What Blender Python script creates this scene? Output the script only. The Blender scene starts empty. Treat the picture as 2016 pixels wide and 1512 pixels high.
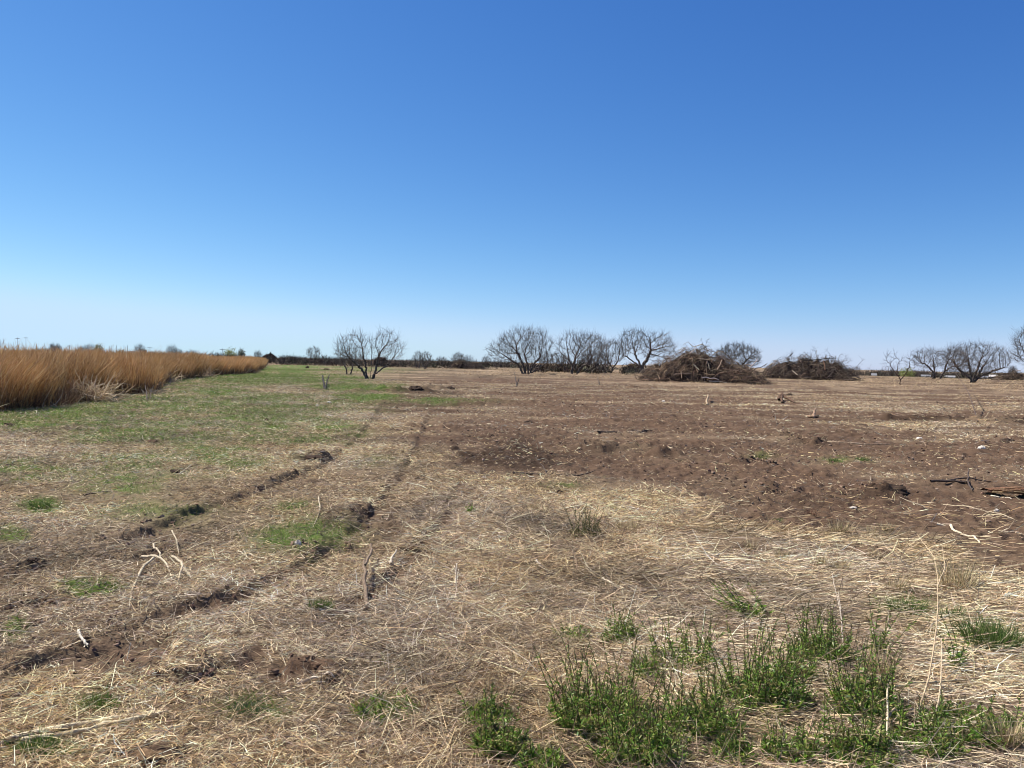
import bpy, math, random
import numpy as np
R = math.radians
scene = bpy.context.scene
COL = scene.collection
rng = np.random.default_rng(7)
random.seed(7)

# ------------------------------------------------------------------ camera
FPX, CX, CY, EYE = 1514.0, 1008.0, 756.0, 1.6
PITCH, ROLL = R(1.61), R(1.22)
_cp, _sp, _cr, _sr = math.cos(PITCH), math.sin(PITCH), math.cos(ROLL), math.sin(ROLL)
FWD = np.array([0, _cp, -_sp]); _r0 = np.array([1.0, 0, 0]); _u0 = np.array([0, _sp, _cp])
RGT = _cr * _r0 + _sr * _u0
UPV = -_sr * _r0 + _cr * _u0
cam = bpy.data.cameras.new('camera'); camo = bpy.data.objects.new('camera', cam); COL.objects.link(camo)
from mathutils import Matrix
M = Matrix.Identity(4)
for i in range(3):
    M[i][0] = RGT[i]; M[i][1] = UPV[i]; M[i][2] = -FWD[i]
M.translation = (0, 0, EYE)
camo.matrix_world = M
cam.sensor_width = 36; cam.lens = FPX / 2016 * 36
cam.clip_start = 0.05; cam.clip_end = 20000
scene.camera = camo

# ------------------------------------------------------------------ sky, sun, exposure
SUN_EL, SUN_AZ = R(52), R(-64)            # ahead of the camera and to the left
world = bpy.data.worlds.new("World"); scene.world = world; world.use_nodes = True
wn, wl = world.node_tree.nodes, world.node_tree.links
sky = wn.new('ShaderNodeTexSky'); sky.sky_type = 'NISHITA'; sky.sun_disc = False
sky.sun_elevation = SUN_EL; sky.sun_rotation = SUN_AZ
sky.altitude = 300; sky.air_density = 1.0; sky.dust_density = 0.1; sky.ozone_density = 2.5
EXPO = 0.9
# deepen the blue of the clear spring sky: a power curve per channel, the same all round the dome
def wmath(op, a, b, c=None):
    m = wn.new('ShaderNodeMath'); m.operation = op
    for i, q in enumerate((a, b, c)):
        if q is None: continue
        if isinstance(q, (int, float)): m.inputs[i].default_value = q
        else: wl.new(q, m.inputs[i])
    return m.outputs[0]
sep = wn.new('ShaderNodeSeparateColor'); com = wn.new('ShaderNodeCombineColor'); wl.new(sky.outputs[0], sep.inputs[0])
SKS = 0.12; kx = 1 / SKS / 2 ** EXPO
r_, g_, b_ = [wmath('MULTIPLY', sep.outputs[i], SKS) for i in range(3)]
r_ = wmath('SMOOTH_MIN', r_, .80, .15); g_ = wmath('SMOOTH_MIN', g_, .95, .1); b_ = wmath('SMOOTH_MIN', b_, 1.1, .2)
wl.new(wmath('MULTIPLY', wmath('POWER', r_, 1.475), .808 * kx), com.inputs[0])
wl.new(wmath('MULTIPLY', wmath('POWER', g_, 1.175), .847 * kx), com.inputs[1])
wl.new(wmath('ADD', wmath('MULTIPLY', wmath('POWER', b_, .875), .68 * kx), wmath('MULTIPLY', wmath('POWER', r_, .5), .47 * kx)), com.inputs[2])
wl.new(com.outputs[0], wn['Background'].inputs[0]); wn['Background'].inputs[1].default_value = SKS
sd = bpy.data.lights.new('sun', 'SUN'); sd.energy = 4.8; sd.angle = R(0.53); sd.color = (1.0, 0.945, 0.85)
so = bpy.data.objects.new('sun', sd); COL.objects.link(so)
from mathutils import Vector
sdir = Vector((math.sin(SUN_AZ) * math.cos(SUN_EL), math.cos(SUN_AZ) * math.cos(SUN_EL), math.sin(SUN_EL)))
so.rotation_euler = sdir.to_track_quat('Z', 'Y').to_euler(); so.location = (0, 0, 50)
scene.view_settings.view_transform = 'Standard'; scene.view_settings.look = 'None'
scene.view_settings.exposure = EXPO; scene.view_settings.gamma = 1.0
scene.cycles.filter_width = 1.0

# ------------------------------------------------------------------ numeric helpers
def _hash(ix, iy, s):
    h = (ix.astype(np.int64) * 374761393 + iy.astype(np.int64) * 668265263 + s * 974634777) & 0xFFFFFFFF
    h = ((h ^ (h >> 13)) * 1274126177) & 0xFFFFFFFF
    h = h ^ (h >> 16)
    return (h & 0xFFFFFF).astype(np.float64) / 0xFFFFFF
def noise(x, y, s=0):
    ix = np.floor(x); iy = np.floor(y); fx = x - ix; fy = y - iy
    fx = fx * fx * fx * (fx * (fx * 6 - 15) + 10); fy = fy * fy * fy * (fy * (fy * 6 - 15) + 10)
    a = _hash(ix, iy, s); b = _hash(ix + 1, iy, s); c = _hash(ix, iy + 1, s); d = _hash(ix + 1, iy + 1, s)
    return (a * (1 - fx) + b * fx) * (1 - fy) + (c * (1 - fx) + d * fx) * fy * 1.0 - 0.5
def fbm(x, y, s=0, o=3):
    t = 0; a = 1.0
    for k in range(o):
        ca, sa = math.cos(0.6 + k), math.sin(0.6 + k)
        t = t + a * noise((x * ca - y * sa) * 2 ** k, (x * sa + y * ca) * 2 ** k, s + 17 * k); a *= 0.5
    return t
def sstep(a, b, x):
    t = np.clip((x - a) / (b - a), 0, 1); return t * t * (3 - 2 * t)
def ray(px, py):
    px = np.asarray(px, float); py = np.asarray(py, float)
    return FWD * FPX + RGT * (px - CX)[..., None] - UPV * (py - CY)[..., None]
def flat(px, py):
    d = ray(px, py); t = EYE / np.maximum(-d[..., 2], 1e-3)
    return d[..., :2] * t[..., None]
def fwd(p): return float(np.dot(np.asarray(p, float) - np.array([0, 0, EYE]), FWD))
def project(x, y, z=0.0):
    v = np.stack([x, y, np.zeros_like(x) + z - EYE], -1)
    f = np.maximum(v @ FWD, 0.05)
    return CX + FPX * (v @ RGT) / f, CY - FPX * (v @ UPV) / f

# ------------------------------------------------------------------ the lie of the land
# (control points were read off the photograph and are laid out on the ground in metres)
def poly(pts):
    a = np.array(pts, float); return flat(a[:, 0], a[:, 1])
BANKS = [  # (points, height, softness of high side): sharp bank edges of the wheel ruts, high side up-left
    ([(60, 1312), (150, 1290), (215, 1262), (300, 1222), (400, 1196), (480, 1172), (540, 1140)], .045, .55),
    ([(-60, 1232), (40, 1205), (135, 1183), (240, 1158)], .085, .45),
    ([(-60, 1142), (30, 1136), (85, 1122), (120, 1112)], .085, .4),
    ([(200, 1083), (262, 1062), (330, 1030), (385, 1010)], .04, .4),
    ([(250, 1112), (300, 1096), (345, 1082)], .08, .3),
    ([(290, 1352), (360, 1345), (430, 1336)], .09, .3),
    ([(440, 985), (500, 968), (560, 950), (600, 932)], .06, .4),
    ([(560, 1110), (620, 1092), (680, 1085), (720, 1078)], .055, .4),
    ([(680, 1030), (705, 1013), (735, 1000)], .075, .25),
    ([(455, 1330), (480, 1290), (500, 1270)], .05, .3),
    ([(-60, 1345), (150, 1285), (330, 1215), (470, 1172), (560, 1138), (640, 1085), (700, 1035), (745, 985), (790, 925), (815, 880), (835, 840), (850, 805)], .11, .40),
    ([(-80, 1200), (60, 1150), (190, 1092), (300, 1045), (420, 1000), (540, 958), (620, 925), (690, 872), (730, 830), (752, 795)], .11, .42),
    ([(-80, 1345), (60, 1318), (150, 1292)], .09, .45),
    ([(560, 1290), (660, 1210), (760, 1140), (830, 1075), (880, 1000), (905, 940)], .08, .35),
]
BERMS = [  # (points, height, half width): rough berms of pushed-up soil
    ([(1085, 882), (1150, 885), (1215, 884), (1280, 888), (1330, 905)], .10, .30),
    ([(1160, 853), (1215, 856), (1285, 851)], .06, .22),
    ([(1640, 958), (1700, 962), (1740, 970), (1795, 972)], .10, .24),
    ([(1480, 960), (1560, 968), (1640, 975)], .05, .25),
    ([(1512, 858), (1565, 868), (1625, 877)], .09, .25),
    ([(690, 775), (760, 770), (830, 770), (885, 768)], .16, .7),
    ([(930, 752), (1010, 750), (1090, 752)], .14, 1.0),
    ([(1180, 765), (1320, 762), (1450, 775)], .10, .9),
    ([(1700, 822), (1800, 826), (1900, 828), (2040, 836)], .12, .5),
    ([(1420, 912), (1490, 910), (1540, 918)], .07, .25),
    ([(800, 1105), (822, 1070), (835, 1035), (815, 1015)], .045, .16),
    ([(560, 1318), (620, 1312), (680, 1330)], .045, .13),
    ([(575, 910), (610, 905), (645, 908)], .08, .26),
    ([(270, 1500), (310, 1490), (350, 1494)], .02, .12),
    ([(340, 782), (400, 780), (460, 778)], .09, .5),
    ([(890, 800), (1000, 800), (1100, 806)], .05, .6),
    ([(990, 740), (1100, 738), (1200, 739)], .22, 2.0),
]
BANKS = [(poly(p), h * .46, w * 1.2) for p, h, w in BANKS]
BERMS = [(poly(p), h, w) for p, h, w in BERMS]

_tA, _tB = flat(760., 1110.), flat(775., 930.)

def seg_dist(x, y, P):
    """distance to a polyline, signed side and end fade"""
    best = np.full(x.shape, 1e9); side = np.zeros(x.shape); fade = np.zeros(x.shape); acc = 0.0
    L = np.hypot(*(P[1:] - P[:-1]).T); T = L.sum()
    for k in range(len(P) - 1):
        a, b = P[k], P[k + 1]; d = b - a; l2 = (d ** 2).sum()
        t = np.clip(((x - a[0]) * d[0] + (y - a[1]) * d[1]) / l2, 0, 1)
        qx = x - a[0] - t * d[0]; qy = y - a[1] - t * d[1]; q = np.hypot(qx, qy)
        m = q < best
        s = (acc + t * L[k]) / T
        best = np.where(m, q, best); side = np.where(m, np.sign(d[0] * qy - d[1] * qx), side); fade = np.where(m, s, fade)
        acc += L[k]
    return best, side, sstep(0, .15, fade) * (1 - sstep(.85, 1, fade))

def zone(x, y):
    """dirt and grass cover at a ground point, 0..1"""
    x = np.atleast_1d(np.asarray(x, float)); y = np.atleast_1d(np.asarray(y, float)); px, py = project(x, y)
    yb = np.interp(px, [620, 660, 760, 880, 950, 1100, 1300, 1600, 1800, 2016, 2600], [740, 800, 830, 895, 938, 955, 985, 1035, 1085, 1150, 1250])
    dist = np.hypot(x, y)
    n = fbm(x * .55, y * .55, 3, 4); n2 = fbm(x * 2.3, y * 2.3, 9, 3); n3 = fbm(x * .13, y * .13, 21, 3)
    dirt = sstep(-22, 40, yb - py + n * 60 + n2 * 25) * sstep(640, 740, px + n * 120) * sstep(748, 790, py + n * 18)
    dirt = dirt * (1 - .28 * sstep(1250, 1700, px) * (1 - sstep(850, 930, py + n * 60)))
    dirt = dirt * (.92 + .6 * n)
    for (ax, ay, rx, ry, s) in [(1000, 905, 130, 42, 1.2), (860, 830, 120, 30, .5), (230, 1300, 190, 45, .55), (60, 1175, 120, 20, .3), (760, 1040, 70, 90, .45),
                                (600, 1325, 90, 16, .9), (300, 1495, 60, 16, .9), (330, 1065, 60, 20, .5), (1750, 1080, 280, 40, .5), (600, 955, 70, 12, .5), (690, 708, 300, 5, .6), (1180, 800, 300, 20, .3),
                                (860, 758, 200, 14, .4), (1100, 750, 300, 7, .5)]:
        dirt = np.maximum(dirt, s * np.exp(-(((px - ax) / rx) ** 2 + ((py - ay) / ry) ** 2)) * (1 + n + n2))
    for P, hh, w in BANKS:
        m = (x > P[:, 0].min() - .6) & (x < P[:, 0].max() + .6) & (y > P[:, 1].min() - .6) & (y < P[:, 1].max() + .6)
        if m.any():
            q, sd0, f0 = seg_dist(x[m], y[m], P)
            dirt[m] = np.maximum(dirt[m], f0 * .62 * np.exp(-((q * sd0 + .05 + .05 * n2[m]) / .085) ** 2) * (.8 + 1.2 * n2[m] + .6 * n[m]))
    # windrows of straw and scraped soil running across the field
    streak = fbm(x * .11 + .2 * n, y * .55 + .3 * n, 31, 4) + .45 * fbm(x * .5, y * 1.9, 32, 3)
    far = sstep(650, 800, px + n * 90) * sstep(736, 752, py + n * 14) * sstep(11, 17, dist)
    dirt = np.clip(dirt * (1 + 1.1 * streak * far) + far * .75 * sstep(.02, .30, streak) * (1 - .3 * dirt), 0, 1)
    grass = np.zeros_like(px)
    for (ax, ay, rx, ry, s) in [(150, 826, 230, 20, .95), (20, 822, 160, 16, .9), (300, 800, 190, 18, .7), (560, 722, 80, 12, 1.1), (470, 745, 170, 15, .9), (620, 748, 90, 12, .7),
                                (690, 764, 75, 9, 1.0), (715, 783, 60, 8, .95), (330, 850, 180, 28, .8), (540, 812, 150, 38, .65), (570, 868, 110, 20, .7), (60, 932, 90, 20, .75), (230, 955, 75, 18, .8),
                                (80, 998, 38, 12, .9), (600, 1068, 85, 32, .9), (570, 1003, 45, 12, .6), (20, 1055, 30, 14, .7), (180, 1168, 55, 14, .7), (30, 1255, 26, 18, .6), (190, 1388, 45, 16, .7),
                                (500, 1397, 70, 22, .65), (80, 1475, 70, 18, .7), (430, 900, 130, 36, .4), (290, 920, 200, 30, .35), (660, 845, 60, 20, .5), (740, 905, 60, 20, .25), (1035, 1050, 50, 12, .2),
                                (860, 790, 90, 8, .35), (1645, 905, 26, 6, .7), (1700, 905, 22, 5, .6), (1945, 1255, 80, 30, .85), (1790, 1200, 55, 18, .6), (700, 722, 110, 10, .5), (820, 716, 90, 6, .35),
                                (1250, 1450, 170, 55, .35), (1600, 1420, 200, 70, .3), (400, 770, 120, 12, .6), (1110, 960, 40, 8, .3), (770, 1310, 40, 12, .3), (300, 1010, 140, 30, .2), (1500, 895, 25, 5, .4)]:
        grass = np.maximum(grass, s * np.exp(-(((px - ax) / rx) ** 2 + ((py - ay) / ry) ** 2)))
    grass = np.clip(grass * 1.5 * (1.15 + 1.5 * n + 1.6 * n2 + .4 * n3 + .8 * fbm(x * 7, y * 7, 14, 2)), 0, 1)
    grass = np.where(py < 690, 0, grass) * (dist < 160)
    damp = np.zeros_like(px)
    for (ax, ay, rx, ry, s) in [(990, 900, 135, 34, 1.0), (840, 806, 110, 16, .6), (1550, 985, 200, 10, .5), (1720, 972, 80, 9, .8), (1230, 886, 130, 12, .7), (1850, 831, 220, 8, .6), (880, 771, 170, 9, .7), (1560, 868, 80, 9, .6), (1010, 742, 120, 3, .5), (60, 1130, 60, 14, .5)]:
        damp = np.maximum(damp, s * np.exp(-(((px - ax) / rx) ** 2 + ((py - ay) / ry) ** 2)))
    damp = np.clip(damp * (1.1 + 1.6 * n + 1.2 * n2), 0, 1)
    zone.damp = damp
    return np.clip(dirt, 0, 1), grass, n, n2, streak * sstep(9, 18, dist)

def height(x, y, z=None, fine=True):
    x = np.asarray(x, float); y = np.asarray(y, float); shp = x.shape; x = x.ravel(); y = y.ravel()
    dirt, grass, n, n2, stk = zone(x, y) if z is None else z
    d = np.hypot(x, y)
    h = .05 * fbm(x * .35, y * .35, 40, 2) + .028 * fbm(x * 1.7, y * 1.7, 41, 2)
    h = h + (.05 * dirt + .008) * np.maximum(fbm(x * 4.1, y * 4.1, 50, 3), -.1) * 1.2
    h = h + (.035 * dirt + .016) * fbm(x * 11, y * 11, 51, 2)
    h = h + .012 * fbm(x * 31, y * 31, 52, 2) * (1 - sstep(14, 26, d))
    rg = sstep(12, 22, d) * (1 - sstep(120, 200, d)) * (.35 + .65 * dirt)
    h = h + rg * (.10 * np.maximum(fbm(x * .35, y * 1.1, 33, 4), 0) + .07 * fbm(x * 1.1, y * 2.2, 34, 3))
    h = h + .14 * fbm(x * .06, y * .06, 42, 2) * sstep(18, 60, d) + .3 * fbm(x * .02, y * .02, 43, 2) * sstep(60, 160, d)
    for P, hh, w in BANKS:
        lo = P.min(0) - 2.2; hi = P.max(0) + 2.2
        m = (x > lo[0]) & (x < hi[0]) & (y > lo[1]) & (y < hi[1])
        if not m.any(): continue
        xx, yy = x[m], y[m]
        wob = .07 * fbm(xx * 3.5, yy * 3.5, 60, 3)
        q, s, f = seg_dist(xx + wob, yy + wob, P)
        sd_ = q * s                                       # + on the high side
        prof = sstep(-.07, .05, sd_ + .05 * fbm(xx * 14, yy * 14, 66, 2)) * np.exp(-np.maximum(sd_, 0) / w) - .45 * np.exp(-((sd_ + .08) / .09) ** 2) * .6
        h[m] += hh * f * prof * (1 + .9 * fbm(xx * 5, yy * 5, 61, 3))
    for P, hh, w in BERMS:
        e = 4 * w; lo = P.min(0) - e; hi = P.max(0) + e
        m = (x > lo[0]) & (x < hi[0]) & (y > lo[1]) & (y < hi[1])
        if not m.any(): continue
        xx, yy = x[m], y[m]
        q, s, f = seg_dist(xx, yy + w * fbm(xx * 2, yy * 2, 63, 2), P)
        h[m] += hh * f * np.exp(-(q / w) ** 2) * (1 + 2.2 * fbm(xx * 1.6 / w ** .6, yy * 1.6 / w ** .6, 64, 4))
    ax = (_tB - _tA); L = np.hypot(*ax); ax = ax / L    # cleated track print
    s = (x - _tA[0]) * ax[0] + (y - _tA[1]) * ax[1]; t = -(x - _tA[0]) * ax[1] + (y - _tA[1]) * ax[0]
    m = (s > -1) & (s < L + 1) & (abs(t) < .6)
    win = sstep(-.3, .4, s) * (1 - sstep(L - .5, L + .6, s)) * (1 - sstep(.24, .38, abs(t + .12 * n)))
    h = h + np.where(m, win * (.02 * np.sin(s * 2 * math.pi / .21 + 2 * n2) - .03), 0)
    h = h - 2.6 * sstep(230, 300, d) * sstep(-20, 60, x) * (1 - sstep(900, 1500, d)) - .9 * sstep(150, 260, d) * (1 - sstep(-30, 40, x))
    return h.reshape(shp)
def ground(px, py):
    """world point where a ground feature stands"""
    p = flat(px, py); z = height(p[..., 0], p[..., 1])
    return np.concatenate([p, z[..., None]], -1)

# ------------------------------------------------------------------ mesh helpers
def link(name, me, mat=None, parent=None):
    o = bpy.data.objects.new(name, me); COL.objects.link(o)
    if mat is not None: me.materials.append(mat)
    if parent is not None: o.parent = parent
    return o
def mesh_np(name, v, f, mat=None, col=None, parent=None, smooth=False, attrs=None):
    me = bpy.data.meshes.new(name); v = np.asarray(v, np.float32); f = np.asarray(f, np.int32); k = f.shape[1]
    me.vertices.add(len(v)); me.vertices.foreach_set('co', v.ravel())
    me.loops.add(f.size); me.loops.foreach_set('vertex_index', f.ravel())
    me.polygons.add(len(f)); me.polygons.foreach_set('loop_start', np.arange(0, f.size, k, dtype=np.int32))
    me.polygons.foreach_set('use_smooth', np.full(len(f), smooth))
    me.update(calc_edges=True)
    if col is not None:
        a = me.color_attributes.new('col', 'FLOAT_COLOR', 'POINT')
        c = np.ones((len(v), 4), np.float32); c[:, :3] = col; a.data.foreach_set('color', c.ravel())
    for nm, val in (attrs or {}).items():
        a = me.attributes.new(nm, 'FLOAT', 'POINT'); a.data.foreach_set('value', np.asarray(val, np.float32))
    return link(name, me, mat, parent)
def tag(o, label=None, cat=None, group=None, kind=None):
    if label: o['label'] = label
    if cat: o['category'] = cat
    if group: o['group'] = group
    if kind: o['kind'] = kind
    return o
def empty(name, loc, label, cat, group=None):
    o = bpy.data.objects.new(name, None); COL.objects.link(o); o.location = [float(c) for c in loc]; o.empty_display_size = .2
    return tag(o, label, cat, group)
def unit(v): return v / np.maximum(np.linalg.norm(v, axis=-1, keepdims=True), 1e-9)

def strips(path, width, wdir=None):
    """flat tapering blades: path (N,K,3), width (N,K)"""
    N, K, _ = path.shape
    t = unit(path[:, -1] - path[:, 0])
    if wdir is None: wdir = rng.normal(size=(N, 3))
    w = unit(np.cross(t, wdir))[:, None, :] * width[..., None] * .5
    v = np.stack([path - w, path + w], 2).reshape(N, K * 2, 3)
    q = np.array([[2 * k, 2 * k + 1, 2 * k + 3, 2 * k + 2] for k in range(K - 1)])
    f = (np.arange(N)[:, None, None] * (2 * K) + q[None]).reshape(-1, 4)
    return v.reshape(-1, 3), f, np.repeat(np.arange(N), 2 * K)
def tubes(path, rad, sides=4):
    """round tapering sticks: path (N,K,3), rad (N,K), closed ends by a tiny last ring"""
    path = np.asarray(path, float); rad = np.asarray(rad, float)
    N, K, _ = path.shape
    tan = np.empty_like(path); tan[:, 1:-1] = path[:, 2:] - path[:, :-2]; tan[:, 0] = path[:, 1] - path[:, 0]; tan[:, -1] = path[:, -1] - path[:, -2]
    tan = unit(tan); T = unit(path[:, -1] - path[:, 0])
    ref = np.where(abs(T[:, 2:3]) > .8, np.array([[1., 0, 0]]), np.array([[0, 0, 1.]]))
    u = unit(np.cross(tan, ref[:, None, :])); w = np.cross(tan, u)
    a = np.arange(sides) / sides * 2 * math.pi
    ring = u[:, :, None, :] * np.cos(a)[None, None, :, None] + w[:, :, None, :] * np.sin(a)[None, None, :, None]
    v = path[:, :, None, :] + ring * rad[:, :, None, None]
    q = []
    for k in range(K - 1):
        for s in range(sides):
            q.append([k * sides + s, k * sides + (s + 1) % sides, (k + 1) * sides + (s + 1) % sides, (k + 1) * sides + s])
    f = (np.arange(N)[:, None, None] * (K * sides) + np.array(q)[None]).reshape(-1, 4)
    return v.reshape(-1, 3), f, np.repeat(np.arange(N), K * sides)
def join(*parts):
    vs, fs, cs, o = [], [], [], 0
    for v, f, c in parts:
        vs.append(v); fs.append(f + o); cs.append(c); o += len(v)
    return np.concatenate(vs), np.concatenate(fs), np.concatenate(cs)
def wander(start, d, L, K, wig, lift=0):
    """N wandering paths from start along d"""
    N = len(start); st = (L / (K - 1))[:, None]
    P = np.empty((N, K, 3)); P[:, 0] = start; cur = unit(d)
    for k in range(1, K):
        cur = unit(cur + rng.normal(size=(N, 3)) * wig + np.array([0, 0, lift]))
        P[:, k] = P[:, k - 1] + cur * st
    return P
def pick(cols, n, jit=.12):
    c = np.array(cols)[rng.integers(0, len(cols), n)]
    return np.clip(c * (1 + rng.normal(size=(n, 1)) * jit + rng.normal(size=(n, 3)) * jit * .25), .005, .85)

# ------------------------------------------------------------------ materials
def mat_col(name, rough=.8, spec=.25, transl=0.0, bump=0.0, bscale=60., vary=0.0):
    m = bpy.data.materials.new(name); m.use_nodes = True; n, l = m.node_tree.nodes, m.node_tree.links
    b = n['Principled BSDF']; b.inputs['Roughness'].default_value = rough; b.inputs['Specular IOR Level'].default_value = spec
    a = n.new('ShaderNodeAttribute'); a.attribute_name = 'col'; src = a.outputs['Color']
    if vary:
        tc = n.new('ShaderNodeTexCoord'); nz = n.new('ShaderNodeTexNoise'); nz.inputs['Scale'].default_value = bscale; nz.inputs['Detail'].default_value = 4
        l.new(tc.outputs['Object'], nz.inputs['Vector'])
        mr = n.new('ShaderNodeMapRange'); mr.inputs[1].default_value = .25; mr.inputs[2].default_value = .75; mr.inputs[3].default_value = 1 - vary; mr.inputs[4].default_value = 1 + vary
        l.new(nz.outputs['Fac'], mr.inputs[0])
        mx = n.new('ShaderNodeVectorMath'); mx.operation = 'SCALE'; l.new(src, mx.inputs[0]); l.new(mr.outputs[0], mx.inputs['Scale']); src = mx.outputs[0]
        if bump:
            bp = n.new('ShaderNodeBump'); bp.inputs['Strength'].default_value = bump; bp.inputs['Distance'].default_value = .01
            l.new(nz.outputs['Fac'], bp.inputs['Height']); l.new(bp.outputs[0], b.inputs['Normal'])
    l.new(src, b.inputs['Base Color'])
    if transl:
        t = n.new('ShaderNodeBsdfTranslucent'); l.new(src, t.inputs['Color']); ms = n.new('ShaderNodeMixShader'); ms.inputs[0].default_value = transl
        l.new(b.outputs[0], ms.inputs[1]); l.new(t.outputs[0], ms.inputs[2]); l.new(ms.outputs[0], n['Material Output'].inputs['Surface'])
    return m
M_STRAW = mat_col('dry_straw', .75, .2, .15)
M_GRASS = mat_col('green_blade', .55, .35, .3)
M_LEAF = mat_col('weed_leaf', .45, .4, .42)
M_REED = mat_col('reed_stem', .8, .1, .2)
M_WOOD = mat_col('weathered_wood', .85, .15, 0, .9, 55., .45)
M_BARK = mat_col('bark', .9, .1, 0, .4, 25., .2)
M_SOIL = mat_col('soil_lump', .95, .05, 0, .8, 35., .25)
M_STONE = mat_col('stone', .9, .2, 0, .6, 30., .15)
M_PAINT = mat_col('painted_metal', .6, .3, 0, .1, 3., .06)

def ground_material():
    m = bpy.data.materials.new('field_ground'); m.use_nodes = True; n, l = m.node_tree.nodes, m.node_tree.links
    b = n['Principled BSDF']; b.inputs['Roughness'].default_value = .95; b.inputs['Specular IOR Level'].default_value = .08
    tc = n.new('ShaderNodeTexCoord')
    def nz(scale, det=5, rough=.6, w=0):
        t = n.new('ShaderNodeTexNoise'); t.inputs['Scale'].default_value = scale; t.inputs['Detail'].default_value = det; t.inputs['Roughness'].default_value = rough
        mp = n.new('ShaderNodeMapping'); mp.inputs['Location'].default_value = (w, w * 1.7, 0); l.new(tc.outputs['Object'], mp.inputs[0]); l.new(mp.outputs[0], t.inputs['Vector']); return t.outputs['Fac']
    def ramp(fac, stops):
        r = n.new('ShaderNodeValToRGB'); e = r.color_ramp.elements
        while len(e) < len(stops): e.new(.5)
        for k, (p, c) in enumerate(stops): e[k].position = p; e[k].color = (*c, 1)
        l.new(fac, r.inputs[0]); return r.outputs[0]
    def mix(f, a, c):
        x = n.new('ShaderNodeMix'); x.data_type = 'RGBA'; l.new(f, x.inputs[0]); l.new(a, x.inputs[6]); l.new(c, x.inputs[7]); return x.outputs[2]
    def attr(nm):
        a = n.new('ShaderNodeAttribute'); a.attribute_name = nm; return a.outputs['Fac']
    def math_(op, a, c):
        x = n.new('ShaderNodeMath'); x.operation = op; x.use_clamp = True
        for i, q in enumerate((a, c)):
            if isinstance(q, (int, float)): x.inputs[i].default_value = q
            else: l.new(q, x.inputs[i])
        return x.outputs[0]
    fine, mid, big = nz(42, 6, .7), nz(6.5, 6, .65, 3), nz(.5, 5, .6, 9)
    soil = mix(big, ramp(mid, [(.25, (.045, .029, .019)), (.5, (.085, .055, .036)), (.75, (.142, .096, .065))]), ramp(mid, [(.25, (.06, .035, .022)), (.55, (.112, .067, .043)), (.8, (.172, .111, .074))]))
    soil = mix(math_('MULTIPLY', fine, .5), soil, ramp(fine, [(.3, (.035, .021, .014)), (.7, (.18, .118, .076))]))
    dm = n.new('ShaderNodeMapRange'); dm.inputs[3].default_value = 1.0; dm.inputs[4].default_value = .48; l.new(attr('damp'), dm.inputs[0])
    ds = n.new('ShaderNodeVectorMath'); ds.operation = 'SCALE'; l.new(soil, ds.inputs[0]); l.new(dm.outputs[0], ds.inputs['Scale']); soil = ds.outputs[0]
    straw = ramp(fine, [(.28, (.055, .039, .027)), (.45, (.15, .11, .073)), (.6, (.26, .195, .125)), (.75, (.44, .34, .22))])
    straw = mix(math_('MULTIPLY', big, .55), straw, ramp(mid, [(.3, (.09, .06, .038)), (.7, (.24, .165, .095))]))
    green = ramp(fine, [(.3, (.038, .056, .014)), (.55, (.09, .13, .028)), (.8, (.17, .195, .055))])
    fade = n.new('ShaderNodeMapRange'); fade.inputs[1].default_value = -.5; fade.inputs[2].default_value = .5; fade.inputs[3].default_value = 1.5; fade.inputs[4].default_value = .45; l.new(attr('pale'), fade.inputs[0])
    sc = n.new('ShaderNodeVectorMath'); sc.operation = 'SCALE'; l.new(straw, sc.inputs[0]); l.new(fade.outputs[0], sc.inputs['Scale']); straw = sc.outputs[0]
    fd = math_('ADD', attr('dirt'), math_('MULTIPLY', math_('SUBTRACT', mid, .5), .9))
    c = mix(fd, straw, soil)
    fg = math_('MULTIPLY', attr('grass'), math_('MULTIPLY', mid, 2.0))
    c = mix(fg, c, green)
    l.new(c, b.inputs['Base Color'])
    bp = n.new('ShaderNodeBump'); bp.inputs['Strength'].default_value = .9; bp.inputs['Distance'].default_value = .02
    hsum = n.new('ShaderNodeMath'); hsum.operation = 'ADD'; l.new(fine, hsum.inputs[0]); l.new(mid, hsum.inputs[1]); l.new(hsum.outputs[0], bp.inputs['Height'])
    l.new(bp.outputs[0], b.inputs['Normal'])
    return m

# ------------------------------------------------------------------ ground sheet
def build_ground():
    fa = np.linspace(-44, 44, 680); ca = np.linspace(44, 316, 70)[1:-1]
    ang = np.radians(np.concatenate([fa, ca]))
    rad = np.concatenate([[.25, .6, 1.0, 1.5], np.geomspace(1.9, 60, 860), np.geomspace(60, 9000, 130)[1:]])
    A, D = np.meshgrid(ang, rad); x = (np.sin(A) * D).ravel(); y = (np.cos(A) * D).ravel()
    z4 = zone(x, y); damp = zone.damp; h = height(x, y, z4)
    nr, na = len(rad), len(ang)
    i, j = np.meshgrid(np.arange(nr - 1), np.arange(na), indexing='ij'); j2 = (j + 1) % na
    f = np.stack([i * na + j, (i + 1) * na + j, (i + 1) * na + j2, i * na + j2], -1).reshape(-1, 4)
    v = np.stack([x, y, h], -1)
    v = np.concatenate([v, [[0, 0, h[:na].mean()]]]); c = len(v) - 1
    jj = np.arange(0, na, 2)
    capf = np.stack([np.full(len(jj), c), jj, (jj + 1) % na, (jj + 2) % na], -1)
    f = np.concatenate([f, capf])
    o = mesh_np('ground', v, f, ground_material(), smooth=True, attrs={'damp': np.append(damp, 0), 'pale': np.append(z4[4], 0), 'dirt': np.append(z4[0], 0), 'grass': np.append(z4[1], 0)})
    tag(o, kind='structure')
build_ground()

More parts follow.
